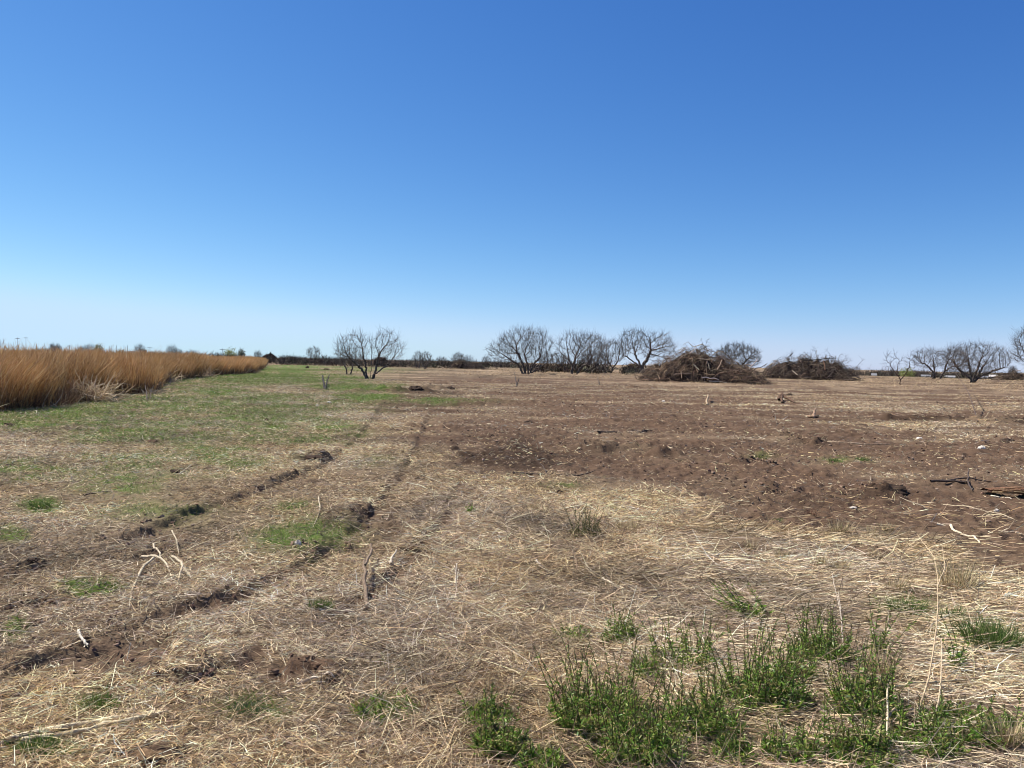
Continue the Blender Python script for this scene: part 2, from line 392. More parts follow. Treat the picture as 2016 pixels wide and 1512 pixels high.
# ------------------------------------------------------------------ dry litter and short grass (uncountable)
def polar(n, d0, d1, p, half=41):
    """points with density falling as distance**-p"""
    u = rng.random(n); e = 2 - p
    d = (d0 ** e + u * (d1 ** e - d0 ** e)) ** (1 / e); a = np.radians(rng.uniform(-half, half, n))
    return np.sin(a) * d, np.cos(a) * d
STRAWS = [(a * 1.01, b * .985, c * .955) for a, b, c in [(.64, .53, .35), (.55, .435, .27), (.47, .365, .23), (.34, .255, .165), (.18, .13, .09), (.68, .58, .42), (.45, .37, .285), (.38, .27, .16), (.30, .24, .18), (.14, .10, .07)]]
def build_litter():
    x, y = polar(1150000, 2.1, 62, 1.5)
    dirt, grass, n, n2, stk = zone(x, y); px, py = project(x, y)
    patch = fbm(x * .9, y * .9, 71, 3)
    p = (1 - .91 * sstep(.15, .72, dirt)) * (1 - .55 * grass) * np.clip(.86 + 1.3 * patch, .10, 1)
    k = rng.random(len(x)) < p; x, y, px, py = x[k], y[k], px[k], py[k]; N = len(x); d = np.hypot(x, y)
    right = sstep(560, 900, px + 120 * patch[k]) * sstep(930, 1030, py)
    comb = sstep(1150, 1500, px) * sstep(940, 1060, py)
    yaw = np.where(rng.random(N) < .65 * comb, -.85 + rng.normal(size=N) * .35, rng.uniform(0, 2 * math.pi, N))
    pitch = np.abs(rng.normal(size=N)) * np.where(rng.random(N) < .25, .55, .22) + .02
    L = rng.gamma(2.2, .02 + .02 * right, N) + .02; lng = rng.random(N) < (.006 + .085 * right) * np.clip(9 / d, .15, 1); L = np.where(lng, rng.uniform(.14, .38, N), L)
    L *= np.clip(d / 12, 1, 1.6)
    z = height(x, y)
    dr = np.stack([np.cos(yaw) * np.cos(pitch), np.sin(yaw) * np.cos(pitch), np.sin(pitch)], -1)
    st = np.stack([x, y, z + .002 + rng.random(N) ** 2 * .034], -1)
    bend = rng.normal(size=(N, 3)) * np.array([.25, .25, .12])
    t = np.array([0, .5, 1.])[None, :, None]
    P = st[:, None] + (dr[:, None] * t + bend[:, None] * (t - t * t)) * L[:, None, None] - dr[:, None] * L[:, None, None] * .3
    P[..., 2] = np.maximum(P[..., 2], z[:, None] + .001)
    w = rng.uniform(.0018, .0048, N) * np.where(lng, 1.1, 1) * np.clip((d / 5) ** .65, .9, 3.6)
    W = w[:, None] * np.array([1, .9, .45])
    v, f, i = strips(P, W)
    tone = np.clip(1.12 + .75 * fbm(x * .8, y * .8, 72, 3) + .5 * fbm(x * 3, y * 3, 73, 2), .55, 1.6)[:, None]
    hue = fbm(x * .6, y * .6, 74, 3)[:, None] * np.array([[.10, .03, -.15]]) - .5 * np.array([[0, 0, .06]])
    col = np.clip(pick(STRAWS, N, .14) * tone * (1 + hue), .01, .8)
    o = mesh_np('straw_litter', v, f, M_STRAW, col[i])
    tag(o, 'matted dry straw and chopped stalks strewn over the field', 'straw', kind='stuff')
def build_grass():
    x, y = polar(600000, 2.2, 110, 1.3)
    dirt, grass, n, n2, stk = zone(x, y)
    k = rng.random(len(x)) < np.clip(grass * 1.2 - .1, 0, 1); x, y, gr = x[k], y[k], grass[k]; N = len(x); d = np.hypot(x, y)
    z = height(x, y); L = rng.uniform(.025, .07, N) * (.7 + .5 * gr) * np.clip((d / 14) ** .4, 1, 1.6)
    dr = unit(rng.normal(size=(N, 3)) * np.array([.55, .55, .1]) + np.array([0, 0, 1.]))
    t = np.array([0, .55, 1.])[None, :, None]
    lean = rng.normal(size=(N, 3)) * np.array([.4, .4, 0])
    P = np.stack([x, y, z - .003], -1)[:, None] + (dr[:, None] * t + lean[:, None] * t * t) * L[:, None, None]
    w = rng.uniform(.002, .004, N) * np.clip((d / 5) ** .8, 1, 7)
    v, f, i = strips(P, w[:, None] * np.array([1, .85, .25]))
    col = pick([(.125, .205, .034), (.165, .23, .045), (.09, .165, .024), (.21, .225, .07), (.29, .25, .12)], N, .18)
    o = mesh_np('short_grass', v, f, M_GRASS, col[i])
    tag(o, 'short green grass sprouting in patches through the straw', 'grass', kind='stuff')
def build_stubble():
    x, y = polar(330000, 14, 230, 1.0)
    dirt, grass, n, n2, stk = zone(x, y); px, py = project(x, y)
    clump = fbm(x * .35, y * .8, 75, 4) + .5 * fbm(x * 1.6, y * 1.6, 76, 2)
    p = np.clip(.30 + 1.5 * clump, .02, 1) * (1 - .9 * sstep(.2, .7, dirt)) * (1 - .75 * grass) * (.45 + .55 * sstep(700, 1200, px))
    k = rng.random(len(x)) < p; x, y, clump = x[k], y[k], clump[k]; N = len(x); d = np.hypot(x, y); z = height(x, y)
    L = rng.gamma(3, .028, N) * (1 + 1.1 * sstep(50, 100, d)) * np.clip(1 + clump, .5, 1.6)
    D = unit(rng.normal(size=(N, 3)) * np.array([.9, .9, .2]) + np.array([.2, -.1, .75]))
    T = np.array([0, .5, 1.])[None, :, None]; lean = rng.normal(size=(N, 3)) * np.array([.5, .5, .05])
    P = np.stack([x, y, z - .01], -1)[:, None] + (D[:, None] * T + lean[:, None] * T * T) * L[:, None, None]
    v, f, i = strips(P, (rng.uniform(.004, .008, N) * np.clip((d / 20) ** .8, 1, 6))[:, None] * np.array([1, .85, .3]))
    pale = sstep(55, 75, d)[:, None] * sstep(-.1, .3, clump)[:, None]
    c = pick([(.42, .31, .17), (.34, .245, .14), (.27, .185, .11), (.20, .13, .085), (.48, .37, .22)], N, .14) * np.clip(1 + 1.1 * clump - .6 * np.maximum(stk[k], 0), .35, 1.7)[:, None]
    tag(mesh_np('dry_stubble', v, f, M_STRAW, c[i]), 'short tan dry stubble covering the field towards the trees', 'stubble', kind='stuff')
build_litter(); build_grass(); build_stubble()

# soil crumbs
def lump(n, seed, sub=1):
    """unit rough lumps as a template"""
    import bmesh
    bm = bmesh.new(); bmesh.ops.create_icosphere(bm, subdivisions=sub, radius=1.0)
    v = np.array([q.co[:] for q in bm.verts]); f = np.array([[q.index for q in p.verts] for p in bm.faces]); bm.free(); return v, f
LV, LF = lump(1, 1, 1); LV2, LF2 = lump(1, 1, 3)
def build_crumbs():
    x, y = polar(60000, 2.5, 60, 1.3); dirt, grass, n, n2, stk = zone(x, y)
    k = rng.random(len(x)) < np.clip(dirt * .55 * (.6 + 2.0 * fbm(x * 1.1, y * 1.1, 81, 3)) + .008, 0, 1); x, y = x[k], y[k]
    for P, h, w in BERMS[:11] + BANKS[:9]:
        m = 110; s = rng.random(m); L = np.hypot(*(P[1:] - P[:-1]).T); cum = np.concatenate([[0], np.cumsum(L)]) / L.sum()
        q = np.stack([np.interp(s, cum, P[:, 0]), np.interp(s, cum, P[:, 1])], -1) + rng.normal(size=(m, 2)) * min(w, .3) * .5
        x = np.append(x, q[:, 0]); y = np.append(y, q[:, 1])
    N = len(x); d = np.hypot(x, y); r = rng.gamma(1.5, .0042, N) + .003; r = np.minimum(r, .024) * np.clip(d / 9, 1, 2.5) ** .6
    z = height(x, y)
    s = r[:, None, None] * rng.uniform(.6, 1.3, (N, 1, 3)) * (1 + rng.normal(size=(N, len(LV), 1)) * .22)
    v = LV[None] * s * np.array([1, 1, .75]) + np.stack([x, y, z + r * .25], -1)[:, None]
    f = (np.arange(N)[:, None, None] * len(LV) + LF[None]).reshape(-1, 3)
    c = pick([(.13, .085, .06), (.17, .11, .078), (.10, .066, .047), (.21, .145, .10), (.26, .19, .14)], N, .15)
    o = mesh_np('soil_crumbs', v.reshape(-1, 3), f, M_SOIL, np.repeat(c, len(LV), 0))
    tag(o, 'loose crumbs of brown soil scattered over the bare dirt', 'soil', kind='stuff')
build_crumbs()

# ------------------------------------------------------------------ tall rust-brown reeds on the left
REED_EDGE = flat(np.array([-500, -120, 0, 60, 125, 172, 205, 216, 262, 290, 300, 322, 345, 385, 408, 440, 490, 512, 522.]),
                 np.array([840, 822, 811, 805, 799, 790, 781, 776, 777, 775, 762, 751, 749, 746, 741, 738, 735, 727, 719.]))
REED_EDGE = np.concatenate([[[-9.5, 7.], [-11.2, 14.]], REED_EDGE[1:]])
def build_reeds():
    P = REED_EDGE; L = np.hypot(*(P[1:] - P[:-1]).T); cum = np.concatenate([[0], np.cumsum(L)])
    def along(s): return np.stack([np.interp(s, cum, P[:, 0]), np.interp(s, cum, P[:, 1])], -1)
    parts = []; tot = cum[-1]
    for N, dmax, pw, wm in ((150000, 9, 1.6, 1.0), (80000, 60, 1.3, 2.4)):
        s = rng.random(N) ** 1.15 * tot; q = along(s)
        dep = rng.random(N) ** pw * dmax
        x = q[:, 0] - dep + rng.normal(size=N) * .15; y = q[:, 1] + dep * .45 + rng.normal(size=N) * .3
        keep = fbm(x * .7, y * .7, 90, 3) + .75 * sstep(0, 1.2, dep) > -.15; x, y, dep = x[keep], y[keep], dep[keep]; n = len(x)
        d = np.hypot(x, y); z = height(x, y)
        H = (1.60 + .45 * fbm(x * .25, y * .25, 91, 3) + .45 * fbm(x * 1.3, y * 1.3, 92, 3)) * rng.uniform(.72, 1.06, n) * (.74 + .26 * sstep(0, 1.0, dep))
        H *= 1 - .22 * sstep(60, 130, d)
        dr = unit(rng.normal(size=(n, 3)) * np.array([.12, .12, 0]) + np.array([.06, -.03, 1.]))
        lx = .55 * fbm(x * .9, y * .9, 93, 2); ly = .5 * fbm(x * .9, y * .9, 94, 2)
        lean = rng.normal(size=(n, 3)) * np.array([.17, .17, 0]) + np.stack([lx + .04, ly, 0 * lx], -1)
        t = np.array([0, .35, .7, 1.])[None, :, None]
        B = np.stack([x, y, z - .03], -1)
        Q = B[:, None] + (dr[:, None] * t + lean[:, None] * t * t) * H[:, None, None]
        w = rng.uniform(.006, .014, n) * wm * np.clip((d / 30) ** .5, .8, 2)
        v, f, i = strips(Q, w[:, None] * np.array([.9, 1, 1.05, .25]))
        c = pick([(.46, .265, .11), (.52, .315, .14), (.37, .205, .085), (.58, .39, .21), (.26, .15, .07)], n, .13) * np.clip(1 + .9 * fbm(x * .5, y * .5, 95, 3), .55, 1.5)[:, None]
        parts.append((v, f, c[i]))
        # feathery side sprays in the upper half
        m = n * 2; a = rng.integers(0, n, m); tt = rng.uniform(.35, .98, m)[:, None]
        S = B[a] + (dr[a] * tt + lean[a] * tt * tt) * H[a][:, None]
        D = unit(rng.normal(size=(m, 3)) * np.array([.6, .6, .3]) + np.array([0, 0, .9])); SL = rng.uniform(.10, .3, m)
        T = np.array([0, .5, 1.])[None, :, None]
        Q = S[:, None] + D[:, None] * T * SL[:, None, None]
        v, f, i = strips(Q, (rng.uniform(.004, .009, m) * wm * np.clip((d[a] / 30) ** .5, .8, 2))[:, None] * np.array([.8, 1, .3]))
        parts.append((v, f, pick([(.50, .29, .12), (.58, .37, .17), (.41, .23, .095), (.62, .45, .25)], m, .12)[i]))
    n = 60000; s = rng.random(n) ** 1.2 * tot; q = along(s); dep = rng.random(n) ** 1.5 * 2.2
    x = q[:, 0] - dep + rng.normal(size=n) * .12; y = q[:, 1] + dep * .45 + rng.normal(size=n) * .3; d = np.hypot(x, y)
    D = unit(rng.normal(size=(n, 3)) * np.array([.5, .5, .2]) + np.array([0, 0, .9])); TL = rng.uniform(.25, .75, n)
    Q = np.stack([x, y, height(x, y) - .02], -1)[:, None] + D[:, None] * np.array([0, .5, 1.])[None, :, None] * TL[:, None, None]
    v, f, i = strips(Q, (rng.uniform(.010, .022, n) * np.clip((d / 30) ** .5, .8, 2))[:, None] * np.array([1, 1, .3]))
    parts.append((v, f, pick([(.13, .085, .055), (.10, .066, .044), (.17, .11, .07)], n, .15)[i]))  # old leaf thatch; its dark colour paints in the shade at the reed foot
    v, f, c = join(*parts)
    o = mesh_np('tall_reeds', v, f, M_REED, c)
    tag(o, 'dense stand of tall rust brown dry reeds along the grass', 'reeds', kind='stuff')
    # pale broken stalks lying against the front
    n = 700; s = rng.random(n) ** 1.4 * tot; q = along(s)
    x = q[:, 0] + rng.normal(size=n) * .25 + .05; y = q[:, 1] + rng.normal(size=n) * .25
    d = np.hypot(x, y); z = height(x, y)
    el = rng.uniform(.0, 1.3, n); yw = rng.uniform(0, 2 * math.pi, n)
    D = np.stack([np.cos(yw) * np.cos(el), np.sin(yw) * np.cos(el), np.sin(el)], -1)
    Q = wander(np.stack([x, y, z + rng.random(n) ** 2 * .3], -1), D, rng.uniform(.2, .75, n), 4, .3)
    Q[..., 2] = np.maximum(Q[..., 2], z[:, None] + .01)
    v, f, i = strips(Q, rng.uniform(.008, .02, n)[:, None] * np.clip((d / 25) ** .4, 1, 2)[:, None] * np.array([1, 1, .9, .5]))
    c = pick([(.55, .44, .30), (.48, .36, .23), (.40, .29, .18), (.62, .52, .38)], n)
    o = mesh_np('broken_reeds', v, f, M_STRAW, c[i])
    tag(o, 'pale broken stalks fallen along the foot of the reeds', 'broken reeds', kind='stuff')
build_reeds()
def reed_tangle(px, py, hpx, wpx, label, n=110):
    p = ground(np.float64(px), np.float64(py)); d = math.hypot(p[0], p[1]); m = d / FPX; H, W = hpx * m, wpx * m
    S = np.stack([rng.normal(size=n) * W * .3, rng.normal(size=n) * .25, np.zeros(n)], -1)
    el = rng.uniform(.4, 1.5, n); yw = rng.uniform(0, 2 * math.pi, n)
    D = np.stack([np.cos(yw) * np.cos(el), np.sin(yw) * np.cos(el), np.sin(el)], -1)
    Q = wander(S, D, rng.uniform(.4, 1.0, n) * H, 7, .22, -.12); Q[..., 2] = np.maximum(Q[..., 2], .01)
    v, f, i = strips(Q, rng.uniform(.012, .026, n)[:, None] * max(1, (d / 25) ** .6) * np.array([1, 1, 1, .95, .9, .8, .4]))
    o = mesh_np('reed_tangle', v, f, M_STRAW, pick([(.60, .48, .33), (.52, .40, .26), (.45, .33, .2)], n)[i])
    o.location = p; tag(o, label, 'dead reeds')
reed_tangle(180, 792, 62, 60, 'pale straw coloured reed tangle bulging from the near end of the reed bed', 330)
reed_tangle(330, 752, 36, 30, 'pale bent reed tangle sticking up at the step in the reed bed')
reed_tangle(408, 744, 26, 16, 'small bleached reed tangle at the far part of the reed bed', 70)
reed_tangle(296, 776, 16, 10, 'short whitish reed tuft beside the dark end of the reed wall', 90)

# ------------------------------------------------------------------ bare trees
GREY = [(.125, .102, .086), (.15, .122, .10), (.10, .082, .07)]
def grow(stems, ell, seed, n_attr=650, step=.05, kill=.09, wig=.22, zmin=0.0, flare=.25):
    """space colonisation in a frame where the tree is 1 unit tall; ell = crown ellipsoids (x, z, rx, rz)"""
    r = np.random.default_rng(seed); pts = []
    area = np.array([e[2] ** 1.5 * e[3] for e in ell]); cnt = (n_attr * area / area.sum()).astype(int)
    for (cx, cz, rx, rz), c in zip(ell, cnt):
        u = unit(r.normal(size=(c, 3))) * (r.random(c) ** .27)[:, None]
        pts.append(np.stack([cx + u[:, 0] * rx, u[:, 1] * rx * .85, cz + u[:, 2] * rz], -1))
    A = np.concatenate(pts); bx = np.mean([s[0][0] for s in stems])
    A = A[(A[:, 2] > zmin) & (A[:, 2] > .1 + flare * np.hypot(A[:, 0] - bx, A[:, 1]))]
    for k in range(9):
        c = A[r.integers(len(A))]; A = A[np.linalg.norm(A - c, axis=1) > r.uniform(.04, .11)]
    nodes, par = [], []
    for s in stems:
        pv = -1
        s = np.array(s, float)
        for k in range(len(s) - 1):
            m = max(2, int(np.linalg.norm(s[k + 1] - s[k]) / step))
            for t in np.linspace(0, 1, m + 1)[(0 if k == 0 else 1):]:
                q = s[k] + (s[k + 1] - s[k]) * t + (r.normal(size=3) * step * .26 if pv >= 0 else 0)
                nodes.append(q); par.append(pv); pv = len(nodes) - 1
    nodes = [np.asarray(q) for q in nodes]
    best = np.full(len(A), 1e9); bi = np.zeros(len(A), int); done = 0
    for it in range(90):
        new = np.array(nodes[done:]);
        if len(new) == 0: break
        D = np.linalg.norm(A[:, None] - new[None], axis=-1); k = D.argmin(1); dm = D[np.arange(len(A)), k]
        m = dm < best; best = np.where(m, dm, best); bi = np.where(m, k + done, bi); done = len(nodes)
        alive = best > kill
        A, best, bi = A[alive], best[alive], bi[alive]
        if len(A) == 0: break
        N = np.array(nodes); dirs = np.zeros_like(N); cnt2 = np.zeros(len(N))
        np.add.at(dirs, bi, unit(A - N[bi])); np.add.at(cnt2, bi, 1)
        for i in np.nonzero(cnt2)[0]:
            dv = unit(dirs[i] + r.normal(size=3) * wig * min(cnt2[i], 3) * .75 + np.array([0, 0, .15]))
            nodes.append(N[i] + dv * step); par.append(i)
    return np.array(nodes), np.array(par)
def limbs(nodes, par, r0, rtip, expo=2.4):
    n = len(nodes); acc = np.zeros(n); nch = np.zeros(n, int)
    for i in range(n):
        if par[i] >= 0: nch[par[i]] += 1
    rad = np.zeros(n)
    for i in range(n - 1, -1, -1):
        if nch[i] == 0: acc[i] = rtip ** expo
        rad[i] = acc[i] ** (1 / expo)
        if par[i] >= 0: acc[par[i]] += acc[i]
    mx = rad.max(); g = math.log(r0 / rtip) / math.log(max(mx / rtip, 1.01))
    return rtip * (rad / rtip) ** g, nch
def make_tree(name, label, base, stems, ell, seed, group=None, cat='tree', cols=GREY, twigs=3, n_attr=650, trunk_r=.035, tip=.0042, step=.036, kill=.062, flare=.25, tw_len=(.07, .19), wig=.4, tw_w=1.0):
    """base = (px, py) of the foot; stems and ell in photo pixels relative to the foot (x right, y up)"""
    n_attr = int(n_attr * 1.7); tip *= .40; trunk_r *= .60; twigs += 1; step = min(step, .05); kill = min(kill, .085)
    p = ground(np.float64(base[0]), np.float64(base[1])); m = fwd(p) / FPX
    top = max(e[1] + e[3] for e in ell); S = top * m
    st = [[(q[0] / top, q[2] / top if len(q) > 2 else 0, q[1] / top) for q in s] for s in stems]
    el = [tuple(c / top for c in e) for e in ell]
    nodes, par = grow(st, el, seed, n_attr, step, kill, wig, flare=flare)
    rad, nch = limbs(nodes, par, trunk_r, tip)
    r = np.random.default_rng(seed + 1)
    e = np.nonzero(par >= 0)[0]
    seg = np.stack([nodes[par[e]], nodes[e]], 1); sr = np.stack([np.minimum(rad[par[e]], rad[e] * 1.6), rad[e]], 1)
    thick = sr[:, 0] > tip * 4.5
    yaw = -math.atan2(p[0], p[1])
    Rz = np.array([[math.cos(yaw), -math.sin(yaw), 0], [math.sin(yaw), math.cos(yaw), 0], [0, 0, 1]])
    def W(a): return a @ Rz.T * S
    o = empty(name, p - np.array([0, 0, .03]), label, cat, group)
    root = np.arange(len(nodes))
    for q in range(len(nodes)):
        if par[q] >= 0: root[q] = root[par[q]]
    re_ = root[e]
    for q in np.unique(re_[thick]):
        mk = thick & (re_ == q); v, f, i = tubes(W(seg[mk]), sr[mk] * S, 5)
        mesh_np('trunk', v, f, M_BARK, pick(cols, mk.sum(), .08)[i], o, True)
    v1, f1, i1 = tubes(W(seg[~thick]), sr[~thick] * S, 3)
    c1 = pick(cols, (~thick).sum(), .1)[i1]
    # fine twigs from every thin node
    th = np.nonzero((rad < tip * 2.6) & (par >= 0))[0]; th = th[r.random(len(th)) < .85]; a = np.repeat(th, twigs); n = len(a)
    D = unit(unit(nodes[a] - nodes[par[a]]) * .8 + r.normal(size=(n, 3)) * .55 + np.array([0, 0, .35])); L = r.uniform(*tw_len, n)
    P = np.stack([nodes[a], nodes[a] + D * L[:, None] * .5, nodes[a] + (D * .92 + r.normal(size=(n, 3)) * .1 + np.array([0, 0, .12])) * L[:, None]], 1)
    Wd = tip * S * .85 * tw_w * np.ones((n, 1)) * np.array([1.2, .9, .5])
    v2, f2, i2 = tubes(W(P), Wd * .75, 3)
    v, f, c = join((v1, f1, c1), (v2, f2, pick(cols, n, .1)[i2]))
    mesh_np('crown', v, f, M_BARK, c, o)
    return o
TR = 'bare mesquite trees standing in the cleared field'
make_tree('mesquite_tree', 'dark bare tree with splayed trunks standing alone left of centre on the grass edge', (728, 746),
          [[(-6, 0), (-12, 14), (-30, 34), (-44, 46)], [(-4, 0, 2), (-6, 16, 3), (-10, 34, 5), (-14, 52, 8)], [(5, 0), (10, 15), (14, 36), (18, 54)], [(4, 2, -2), (9, 12, -3), (26, 24, -6), (36, 32, -8)], [(0, 0, 4), (2, 20, 6), (3, 40, 8)]],
          [(-32, 62, 38, 32), (30, 64, 34, 36), (52, 56, 18, 20)], 11, TR, trunk_r=.040, n_attr=760, twigs=2)
make_tree('mesquite_tree', 'small dark crooked tree just left of and behind the splayed lone tree', (688, 737),
          [[(-5, 0), (-6, 8), (-10, 18)], [(3, 0), (4, 9), (8, 20)]], [(-3, 33, 32, 22)], 12, TR, trunk_r=.045, n_attr=300, tip=.006, step=.06, kill=.1)
make_tree('mesquite_tree', 'broad grey bare tree with several low limbs, leftmost of the tree row at centre', (1038, 736),
          [[(-6, 0), (-18, 18), (-36, 30)], [(2, 0), (0, 22), (-6, 40)], [(5, 0), (10, 20), (24, 34)], [(-2, 0, 4), (-12, 26, 8), (-24, 50, 12)], [(6, 1, -4), (24, 16, -9), (40, 24, -14)]],
          [(-10, 52, 56, 40), (20, 56, 32, 36), (-50, 44, 34, 22)], 13, TR, trunk_r=.048, n_attr=900, tip=.004)
make_tree('mesquite_tree', 'upright dense bare tree second from left in the tree row at centre', (1127, 736),
          [[(-2, 0), (0, 14), (-8, 32)], [(-1, 0, 3), (1, 16, 4), (6, 36, 7)], [(9, 0), (14, 12), (26, 20)]],
          [(2, 50, 38, 35), (34, 46, 32, 32)], 14, TR, trunk_r=.046, n_attr=720, tip=.0040, twigs=2, tw_len=(.08, .2))
make_tree('mesquite_tree', 'bare tree with pale upright branches half hidden behind the dense tree of the row', (1158, 733),
          [[(-2, 0), (2, 15), (6, 34)], [(3, 0), (12, 14), (20, 28)]], [(4, 48, 36, 32)], 15, TR, trunk_r=.04, n_attr=380, tip=.0040, twigs=2, tw_len=(.08, .2))
make_tree('mesquite_tree', 'small open bare tree between two taller trees of the row', (1203, 733),
          [[(0, 0), (2, 10), (-6, 22)], [(1, 0, 1), (6, 12, 2), (12, 24, 3)]], [(2, 40, 28, 25)], 16, TR, trunk_r=.04, n_attr=330, tip=.0055, step=.06)
make_tree('mesquite_tree', 'tall single trunked bare tree standing at the left end of the big brush pile', (1262, 736),
          [[(0, 0), (0, 14), (-8, 28), (-14, 46)], [(1, 0, 1), (2, 14, 2), (14, 34, 4), (18, 50, 6)], [(0, 12), (-16, 24), (-34, 36)]],
          [(-14, 62, 34, 27), (30, 52, 36, 30), (-30, 46, 20, 16), (48, 44, 20, 18)], 17, TR, trunk_r=.062, n_attr=900, tip=.0042, flare=.3)
make_tree('mesquite_tree', 'rounded pale bare tree rising from behind the right half of the big brush pile', (1452, 737),
          [[(-2, 0), (-8, 18), (-14, 30)], [(2, 0), (8, 18), (18, 30)]], [(0, 34, 46, 28)], 18, TR, trunk_r=.05, n_attr=750, tip=.005, twigs=4, cols=[(.075, .062, .05), (.09, .075, .06)])
make_tree('mesquite_tree', 'slender sparse sapling with a thin trunk standing right of both brush piles', (1774, 758),
          [[(-1, 0), (-3, 14), (-14, 28), (-24, 44)], [(-2, 10, 1), (6, 18, 2), (12, 36, 4), (14, 52, 5)], [(-6, 18, 3), (-8, 34, 6), (-6, 50, 8)]],
          [(-16, 46, 22, 22), (14, 46, 20, 22)], 19, TR, trunk_r=.022, n_attr=170, tip=.0048, step=.06, kill=.1, twigs=1, tw_len=(.08, .2), cols=[(.085, .058, .045), (.075, .05, .04)])
make_tree('mesquite_tree', 'wide bare tree with two trunk clumps next to the thin sapling', (1843, 746),
          [[(-4, 0), (-5, 14), (-16, 26), (-28, 34)], [(-3, 0, 2), (-4, 22, 4), (-6, 38, 6)], [(6, 0), (12, 12), (24, 24)], [(7, 0, -2), (14, 18, -4), (18, 34, -6)]],
          [(-12, 40, 34, 22), (26, 38, 30, 24)], 20, TR, trunk_r=.046, n_attr=750, tip=.0046)
make_tree('mesquite_tree', 'symmetrical fan shaped bare tree, the widest of the trees at the right', (1914, 753),
          [[(0, 0), (-4, 10), (-24, 26), (-34, 44)], [(-1, 0, 2), (-4, 24, 4), (-8, 44, 8)], [(1, 0, -2), (6, 22, -4), (12, 44, -6)], [(2, 0), (12, 14), (36, 26), (54, 32)], [(0, 4, 6), (8, 16, 14), (20, 36, 24)]],
          [(8, 46, 58, 33), (-26, 50, 26, 26)], 21, TR, trunk_r=.055, n_attr=950, tip=.0044, flare=.32)
make_tree('mesquite_tree', 'large bare tree cut off by the right edge of the view', (2062, 764),
          [[(-2, 0), (-8, 20), (-26, 48)], [(2, 0), (4, 30), (0, 60)], [(3, 0), (14, 24), (34, 48)]],
          [(-6, 84, 60, 40), (-34, 70, 34, 30)], 22, TR, trunk_r=.05, n_attr=800, tip=.0042)
SH = 'bare bushes in the mid distance'
make_tree('bare_bush', 'upright bare bush, left of the close pair right of the lone tree', (823, 725), [[(-3, 0), (-4, 10)], [(2, 0), (4, 12)]], [(-1, 20, 12, 14)], 31, SH, 'bush', trunk_r=.06, n_attr=240, tip=.009, step=.07, kill=.11, twigs=4)
make_tree('bare_bush', 'bare bush, right of the close pair right of the lone tree', (837, 728), [[(-1, 0), (-5, 10)], [(1, 0), (5, 12)]], [(1, 21, 12, 14)], 32, SH, 'bush', trunk_r=.06, n_attr=240, tip=.009, step=.07, kill=.11, twigs=4)
make_tree('bare_bush', 'bare bush growing through the left end of the low dark pile left of the trees', (900, 724), [[(-3, 0), (-6, 12)], [(2, 0), (5, 12)]], [(2, 20, 14, 13)], 33, SH, 'bush', trunk_r=.06, n_attr=280, tip=.009, step=.07, kill=.11, twigs=5)
make_tree('bare_bush', 'pale feathery bush standing over the small dark pile beyond the green grass', (617, 711), [[(-3, 0), (-6, 12)], [(2, 0), (5, 12)]], [(0, 20, 16, 12)], 34, SH, 'bush', trunk_r=.05, n_attr=260, tip=.008, step=.07, kill=.11, twigs=4, cols=[(.10, .085, .07)])
make_tree('bare_bush', 'tiny bare sapling with a bent stem in front of the row, left side', (978, 723), [[(0, 0), (-3, 8)], [(1, 0), (4, 9)]], [(0, 13, 10, 9)], 35, SH, 'bush', trunk_r=.05, n_attr=120, tip=.01, step=.08, kill=.12, twigs=2)
make_tree('bare_bush', 'hazy bare bush on the skyline left of the tree row', (946, 708), [[(0, 0), (-2, 6)], [(1, 0), (3, 7)]], [(0, 9, 8, 7)], 36, SH, 'bush', trunk_r=.05, n_attr=120, tip=.012, step=.09, kill=.13, twigs=4)
make_tree('bare_bush', 'low brown bush tucked behind the trunks of the tree row', (1092, 733), [[(-6, 0), (-10, 10)], [(4, 0), (8, 10)]], [(0, 20, 34, 19)], 37, SH, 'bush', trunk_r=.03, n_attr=420, tip=.008, step=.07, kill=.1, twigs=5, flare=.05, cols=[(.11, .075, .05), (.085, .062, .045)])
make_tree('bare_bush', 'low brown bush between the dense tree and the small open tree', (1178, 732), [[(-5, 0), (-8, 9)], [(4, 0), (8, 9)]], [(-6, 20, 36, 19)], 38, SH, 'bush', trunk_r=.03, n_attr=380, tip=.008, step=.07, kill=.1, twigs=5, flare=.05, cols=[(.10, .07, .05), (.08, .06, .045)])

